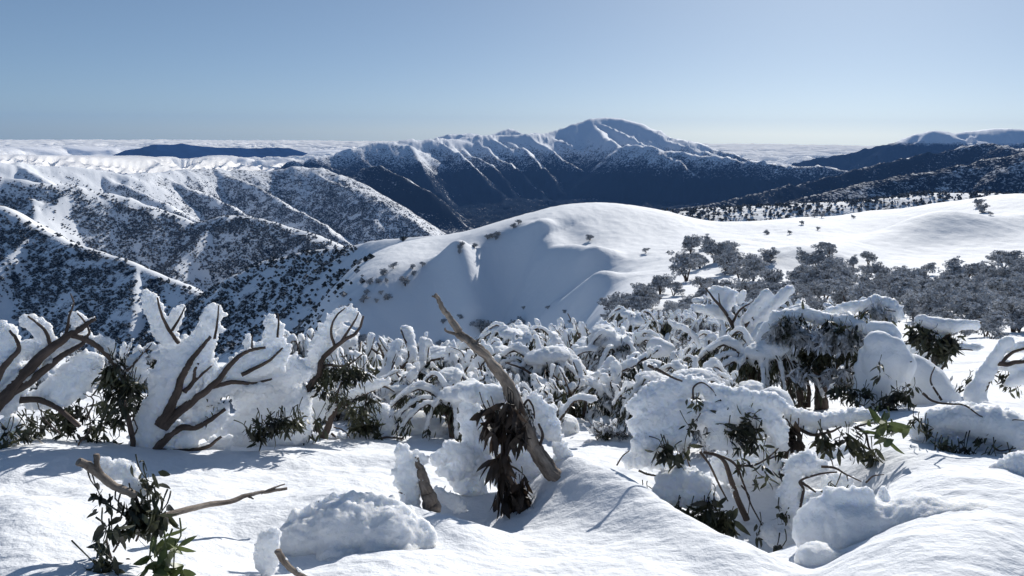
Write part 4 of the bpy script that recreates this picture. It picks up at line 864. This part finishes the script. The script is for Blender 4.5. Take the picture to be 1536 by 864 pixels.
hero('snow_gum', (1400, 535), 'snow gum holding a thick horizontal snow flag over very dark leaves, above the shaded lump', D=10.5, seed=27, voxel=.024, disp=.04, fine=.015, scale=.15,
 br=[([(1400,545),(1405,520),(1420,506),(1434,494),(1452,488),(1472,484)], .035, .010), ([(1410,515),(1395,505),(1385,495)], .02, .008), ([(1412,545),(1418,530),(1428,520)], .014, .006)],
 rm=[dict(p=[(1384,482,10),(1405,488,13),(1425,490,11),(1445,486,6),(1466,483,4)], th=1, nod=.3, off=0), dict(p=[(1412,505,9)], th=.8), dict(p=[(1408,536,8),(1418,528,6)], th=.8), dict(p=[(1442,492,4),(1466,490,4)], th=1, off=0)],
 lv=[dict(b=[(1385,504,14,10,130,10.4), (1405,516,20,10,170,10.3), (1432,512,14,8,70,10.5), (1420,528,16,8,80,10.3), (1370,500,10,14,70,10.4)], ln=(.09, .15), wd=.03)])
hero('snow_gum', (1470, 592), 'white rime sleeved trunk leaning right with dark bare forks at the right edge', D=8.2, seed=28, voxel=.02, disp=.035, fine=.012, scale=.12,
 br=[([(1468,595),(1478,575),(1486,555),(1494,545),(1512,546),(1540,540)], .04, .018), ([(1488,553),(1500,532),(1512,514)], .025, .012), ([(1500,546),(1516,530),(1540,522)], .018, .010)],
 rm=[dict(p=[(1462,592,15),(1472,572,10),(1484,550,9),(1498,530,8),(1510,512,8)], th=1.1, nod=.3, off=0), dict(p=[(1504,552,5),(1520,550,6),(1545,546,7)], th=1, nod=.3), dict(p=[(1515,524,6),(1545,516,7)], th=1, nod=.3), dict(p=[(1515,575,8),(1530,566,10),(1545,560,14)], th=1, nod=.8)],
 lv=[dict(b=[(1500,566,10,6,40,8.3), (1520,578,12,5,40,8.3), (1452,576,10,8,50,8.6)], ln=(.06, .1))])
hero('snow_gum', (1180, 500), 'snow gum raising a fan of thick rimed fingers to the right above the thicket', D=11.5, seed=29, voxel=.026, disp=.05, fine=.02, scale=.14,
 br=[([(1110,500),(1125,480),(1140,462),(1155,442)], .03, .010), ([(1130,480),(1150,470),(1168,455),(1188,438)], .026, .009), ([(1100,490),(1085,465),(1068,445),(1058,432)], .028, .009), ([(1098,485),(1110,465),(1125,455)], .02, .01), ([(1090,470),(1080,455),(1078,440)], .014, .006)],
 rm=[dict(p=[(1120,478,7),(1136,458,8),(1150,440,8)], th=1, nod=.9, off=.02), dict(p=[(1130,486,7),(1150,468,8),(1168,450,8),(1184,434,8)], th=1, nod=.9, off=.02), dict(p=[(1072,440,12),(1095,445,14),(1085,458,12)], th=.5, nod=.9, off=.2), dict(p=[(1048,462,7),(1070,466,9),(1092,474,8)], th=.8, nod=.9), dict(p=[(1145,480,9),(1125,494,10)], th=1), dict(p=[(1108,452,7),(1116,440,7)], th=.5)],
 lv=[dict(b=[(1100,500,20,10,90), (1140,500,14,8,50)], ln=(.09, .14), wd=.03)])
# bottom left shoots
hero('snow_gum', (175, 850), 'leafy shoot with dark olive leaves and a forked grey stick, near left', D=2.95, seed=30, voxel=.008, disp=.012, fine=.008, scale=.04,
 br=[([(118,692),(134,700),(152,714),(168,728),(184,735),(204,742)], .015, .014, M_DEAD), ([(144,682),(146,698),(154,714)], .010, .008, M_DEAD), ([(200,738),(210,765),(212,790),(204,812)], .007, .004), ([(178,860),(166,835),(160,810),(165,790)], .006, .003), ([(170,828),(185,806),(206,800)], .004, .003),
     ([(200,850),(192,838),(188,846),(210,846),(222,856)], .004, .002), ([(212,790),(228,806),(224,812)], .003, .002), ([(250,812),(236,820),(224,824)], .004, .003)],
 rm=[dict(p=[(168,708,14),(180,700,16),(200,712,14)], th=.8, off=.12), dict(p=[(150,702,10),(160,692,10)], th=.7, off=.1), dict(p=[(195,725,10),(215,735,12)], th=.8, off=.08)],
 lv=[dict(b=[(200,752,12,10,26,2.95), (216,768,14,12,34,2.92), (205,785,16,10,28,2.9), (232,778,12,10,22,2.9), (196,776,10,12,16,2.9)], ln=(.055, .085), wd=.026, down=.9), dict(b=[(222,715,12,10,20,3.0), (226,728,8,8,12,3.0)], ln=(.04, .065), wd=.02),
     dict(b=[(158,812,8,16,18,2.8), (152,845,10,14,20,2.75), (175,850,10,10,14,2.75), (164,800,6,8,10)], ln=(.045, .07), wd=.022), dict(b=[(252,822,14,6,18,2.7), (250,845,14,10,20,2.68), (236,850,8,8,10,2.68)], ln=(.055, .08), wd=.028, down=.4, mat=M_LEAFG), dict(b=[(152,742,4,8,6,3.0)], ln=(.04, .06))])
st = hero('fallen_branch', (330, 765), 'long reddish brown dead branch lying across the smooth left drift', 'branch', D=3.45, seed=31, br=[([(238,778,3.15),(262,770,3.2),(300,760,3.28),(345,752,3.36),(372,743,3.42),(402,737,3.47),(430,733,3.5)], .015, .007, M_DEAD), ([(392,740,3.45),(410,732,3.48),(427,726,3.52)], .006, .003, M_DEAD), ([(372,744,3.42),(380,748,3.40)], .007, .003, M_DEAD)])
hero('broken_stick', (440, 860), 'short dark broken stick jutting from the bottom edge of the lumpy drift', 'stick', D=2.85, seed=32, br=[([(417,826),(426,842),(440,856),(460,868)], .013, .011, M_DEAD)], rm=[dict(p=[(400,806,12),(394,830,14),(402,850,14),(410,800,10)], th=.9, nod=1.8)], voxel=.008, disp=.012, fine=.01, scale=.04)

crust = root_at('snow_mound', 520, 850, 3.3, 'knobbly crusted snow mound in the near centre left, left of the grey stump', 'snow mound')
R = Rime(61); R.chain([(450,815,36),(485,800,46),(530,796,52),(580,802,52),(628,826,44)], 3.2, th=1.1, nod=.7, off=.05); R.chain([(440,790,12),(470,768,14),(505,756,14),(545,750,13),(585,756,12),(615,770,10)], 3.2, th=.8, nod=2.2, off=.1); R.chain([(560,840,30),(610,850,36),(500,850,36)], 3.0, th=1, nod=.2, off=.1)
R.build('rime', M_RIME, crust, .010, .03, .09, .013); settle(crust)
rm_ = root_at('snow_mound', 1290, 860, 3.4, 'broad rough topped snow mound filling the bottom right corner', 'snow mound')
R = Rime(62); R.chain([(1222,800,36),(1255,796,48),(1310,802,60),(1380,815,70),(1450,830,76)], 3.45, th=1.1, nod=.5, off=.1); R.chain([(1205,782,14),(1225,762,16),(1262,748,15),(1300,744,13)], 3.5, th=.9, nod=1.8, off=.05); R.chain([(1230,850,36),(1280,870,40)], 3.2, th=1, nod=.2, off=.05)
R.build('rime', M_RIME, rm_, .012, .035, .12, .010); settle(rm_)
# smooth snow lumps that bury whole shrubs
def lump(foot, pts, D, label, seed, voxel=.03, off=.1, disp=.05, nod=0):
    root = root_at('snow_mound', foot[0], foot[1], D, label, 'snow mound'); R = Rime(seed); R.chain(pts, D, th=1.0, nod=nod, off=off)
    R.build('snow_cap', M_RIME, root, voxel, disp, .35, .006, smooth_it=4); settle(root)
lump((1160,625), [(1140,610,22),(1160,604,28),(1172,612,24)], 7.0, 'smooth half shaded snow dome left of the tall dark trunked tree', 41)
lump((1395,625), [(1365,560,30),(1385,580,38),(1398,605,40)], 9.0, 'big smooth blue shaded snow mound under the horizontal snow flag', 42)
lump((955,620), [(955,560,24),(985,560,26),(1000,590,28)], 9.5, 'round topped snow mound with a shaded face in the thicket', 43)
lump((920,625), [(920,590,22),(915,612,20)], 8.6, 'narrow shaded snow mound left of the lumpy rimed gum', 44)
lump((858,560), [(850,560,14),(866,560,14)], 9.4, 'small boxy snow mound right of the leaning dead limb', 45)
lump((985,535), [(985,522,16),(1000,524,14)], 10.5, 'small round snow mound among rimed branches', 46)

lump((620,690), [(585,650,30),(610,640,36),(640,645,38),(668,662,26)], 6.4, 'large smooth pillow of snow left of the leaning dead limb', 47)
lump((575,660), [(560,632,20),(572,650,22)], 6.3, 'snow loaf touching the dark leaves left of the large pillow', 48)
lump((1010,620), [(925,540,14),(950,535,14)], 11, 'low snow loaf in the middle of the thicket', 49)
lump((650,560), [(650,560,14),(690,556,16),(715,560,12)], 12, 'long low snow loaf behind the tip of the snow pillow', 50)
lump((815,600), [(800,600,16),(830,604,18)], 8.2, 'round snow loaf just right of the brown leaf bunch', 51)
# ------------------------------------------------------------------ thicket of rimed shrubs
class RimeL(Rime):
    def plate(s, pts, r0, r1, side, th=.45, nod=.7):
        n = max(3, int(np.linalg.norm(np.diff(pts, axis=0), axis=1).sum()/(0.4*(r0+r1)/2))); q = smooth_path(pts, n)
        for i, c in enumerate(q):
            t = q[min(i+1, n-1)]-q[max(i-1, 0)]; t /= np.linalg.norm(t)+1e-9; r = (r0+(r1-r0)*i/(n-1))*s.rs.uniform(.85, 1.15)
            sd = side-t*(side@t); sd /= np.linalg.norm(sd)+1e-9; nr = np.cross(t, sd); cc = c+sd*r*.75
            s.ell(cc, [t*r*.8, sd*r, nr*r*th])
            for j in range(int(nod*5)):
                b = s.rs.uniform(-1.8, 1.8); rr = r*s.rs.uniform(.2, .36); s.ell(cc+(sd*math.cos(b)+t*math.sin(b))*r*.9, np.eye(3)*rr)
def make_shrub(seed):
    rs = np.random.RandomState(seed); root = bpy.data.objects.new('rimed_shrub', None); COL.objects.link(root)
    mb = MB(); R = RimeL(seed); lm = MB(); nb = rs.randint(9, 14); side0 = np.array([-.5, .75, .35])
    lean = rs.uniform(-.45, .05)
    for k in range(nb):
        a = rs.uniform(0, 6.283); ln = rs.uniform(.55, 1.0); out = rs.uniform(.35, 1.0)
        d = np.array([math.cos(a)*out+lean, math.sin(a)*out*.7, 0]); p = [np.array([rs.normal()*.08, rs.normal()*.08, -.25])]
        for j, (h, o) in enumerate(((.15, .15), (.42, .42), (.62, .75), (.74+rs.uniform(-.1, .18), 1.05))): p.append(d*o*ln+np.array([rs.normal()*.05, rs.normal()*.05, h*ln*rs.uniform(.85, 1.15)]))
        q = smooth_path(p, 16); mb.tube(q, np.linspace(.03, .008, 16), 6)
        if k % 4 != 3: R.plate(q[5:], rs.uniform(.03, .055), rs.uniform(.04, .085), side0+rs.normal(size=3)*.3, th=.55)
        if rs.rand() < .75:                                       # side twig that carries rime of its own
            i = rs.randint(8, 13); e = q[i]+np.array([rs.normal()*.15-.05, rs.normal()*.12, rs.uniform(.12, .3)]); w = smooth_path([q[i], (q[i]+e)/2+rs.normal(size=3)*.03, e], 8)
            mb.tube(w, np.linspace(.010, .004, 8), 5); R.plate(w[2:], .022, .038, side0+rs.normal(size=3)*.4, th=.7)
        if rs.rand() < .8:                                        # hanging frosted leaves below the limb
            for i in rs.randint(5, 15, 5):
                c = q[i]+np.array([0, 0, -.08]); m = 26; base = c+rs.normal(size=(m, 3))*np.array([.07, .07, .05]); dd = rs.normal(size=(m, 3))*.45+np.array([0, 0, -1])
                V, Fq = leaf_quads(base, dd, rs.uniform(.08, .15, m), .028*rs.uniform(.7, 1.3, m), rs); lm.add(V, Fq)
                if rs.rand() < .3: R.plate(np.array([c+[0, 0, .05], c+[.03, 0, -.02], c+[.05, 0, -.12]]), .045, .035, side0, th=.8)
    for k in range(rs.randint(2, 5)):
        c = np.array([rs.uniform(-.6, .6), rs.uniform(-.4, .4), rs.uniform(.0, .3)]); R.ell(c, np.diag([rs.uniform(.16, .34), rs.uniform(.16, .3), rs.uniform(.12, .22)]))
    mb.build('branches', M_BARK, root); lm.build('leaves', M_LEAF if seed % 3 == 0 else M_LEAF2, root)
    R.build('rime', M_RIME, root, .020, .04, .10, .014)
    return root
def make_weeper(seed):
    """dome of arching twigs that droop to the snow, rime on their backs, dark leaves beneath"""
    rs = np.random.RandomState(seed); root = bpy.data.objects.new('rimed_shrub', None); COL.objects.link(root)
    mb = MB(); R = RimeL(seed); lm = MB()
    for k in range(rs.randint(16, 22)):
        a = k*2.399+rs.normal()*.2; o = rs.uniform(.35, .8); h = rs.uniform(.55, .85); dd = np.array([math.cos(a), math.sin(a), 0])
        q = smooth_path([(0, 0, -.2), dd*.08+[0, 0, h*.6], dd*o*.45+[0, 0, h], dd*o*.85+[0, 0, h*.72], dd*o*1.05+[0, 0, h*.25]], 18)
        mb.tube(q, np.linspace(.022, .005, 18), 5); R.plate(q[6:16], .035, .028, np.array([0, .3, 1.])+rs.normal(size=3)*.2, th=.9, nod=.5)
        for i in rs.randint(6, 17, 5):
            m = 16; base = q[i]+np.array([0, 0, -.03])+rs.normal(size=(m, 3))*.04; V, Fq = leaf_quads(base, rs.normal(size=(m, 3))*.35+dd*.3+np.array([0, 0, -1]), rs.uniform(.07, .13, m), .022*rs.uniform(.7, 1.3, m), rs); lm.add(V, Fq)
    for k in range(3): R.ell((rs.normal()*.2, rs.normal()*.2, rs.uniform(.62, .8)), np.diag([rs.uniform(.12, .25), rs.uniform(.12, .22), rs.uniform(.07, .12)]))
    mb.build('branches', M_BARK, root); lm.build('leaves', M_LEAF if seed % 2 else M_LEAF2, root); R.build('rime', M_RIME, root, .018, .03, .10, .012)
    return root
M_LEAF2 = frosted_foliage_material('leaf_half_frosted', 0.2)
SH = [make_shrub(300+i) for i in range(9)]+[make_weeper(400+i) for i in range(4)]; sh_used = [False]*13
rs = np.random.RandomState(77)
PL = []
def row(D, x0, x1, step, s0, s1, sink=0.1):
    s0 *= .75; s1 *= 1.3
    x = x0
    while x < x1: PL.append((x+rs.uniform(-.3, .3)*step, D*rs.uniform(.95, 1.05), rs.uniform(s0, s1), sink)); x += step
row(44, 960, 1300, 34, 1.0, 1.5, 0); row(34, 880, 1320, 38, .9, 1.4, 0); row(26, 700, 1330, 44, .8, 1.25, 0); row(22, 540, 1300, 46, .75, 1.1); row(18.5, 540, 1320, 52, .75, 1.1); row(15.5, 540, 1200, 58, .7, 1.1); row(13, 560, 1170, 66, .65, 1.0); row(11, 560, 1140, 78, .65, .95)
row(9.3, 590, 900, 60, .5, .85); row(8.2, 690, 960, 70, .4, .7); row(7.0, 560, 720, 60, .25, .45, .05); row(6.2, 900, 970, 60, .2, .3, .05); row(7.6, 585, 780, 90, .4, .55, .12); row(9.3, 1010, 1150, 60, .7, .95); row(12.5, 1290, 1370, 60, .7, 1); row(17, 1340, 1420, 50, .6, .9)
row(6.6, 690, 850, 60, .35, .6, .05); row(7.4, 430, 980, 62, .45, .8, .1); row(8.6, 400, 980, 66, .6, .95); row(5.9, 1050, 1180, 60, .35, .5); row(6.9, 1000, 1180, 60, .5, .7); row(10, 60, 560, 90, .6, .8); row(13, 1300, 1420, 60, .6, .8); row(8, 1010, 1120, 70, .6, .8)
itm = []
for i, (px, D, s, sink) in enumerate(PL):
    # foot on the snow at this distance along the pixel column
    d = _f+(px-768)/F_*_r; h = math.hypot(d[0], d[1]); x, y = d[0]/h*D, d[1]/h*D; z = float(ground(x, y)[0])
    k = (i*5+int(px)) % 13
    if not sh_used[k]: o = SH[k]; sh_used[k] = True
    else: o = copy_tree(SH[k])
    if px < 760 and D > 14: s *= .62
    o.location = (x, y, z-sink*s); o.scale = (s, s, s*rs.uniform(.85, 1.15)); o.rotation_euler = (0, 0, rs.uniform(-.7, .7)+(3.14 if rs.rand() < .2 else 0))
    itm.append((o, px, -D))
for k in range(13):
    if not sh_used[k]:
        for c in list(SH[k].children): bpy.data.objects.remove(c)
        bpy.data.objects.remove(SH[k])
ZN = [(-1e3, 560, 'behind the left hand gums'), (560, 760, 'left of the dead limb'), (760, 960, 'right of the dead limb'), (960, 1160, 'behind the lumpy white gum'), (1160, 2000, 'around the tall trunked gum')]
for a, b, t in ZN:
    it = [q for q in itm if a <= q[1] < b]
    n = len(it)
    label_rows(it, [' in the farthest row', ' in the middle row', ' in the nearest row'] if n > 28 else [' in the far row', ' in the near row'], '%s rimed shrub%s, thicket '+t, 'shrub', 'rimed shrubs '+t)
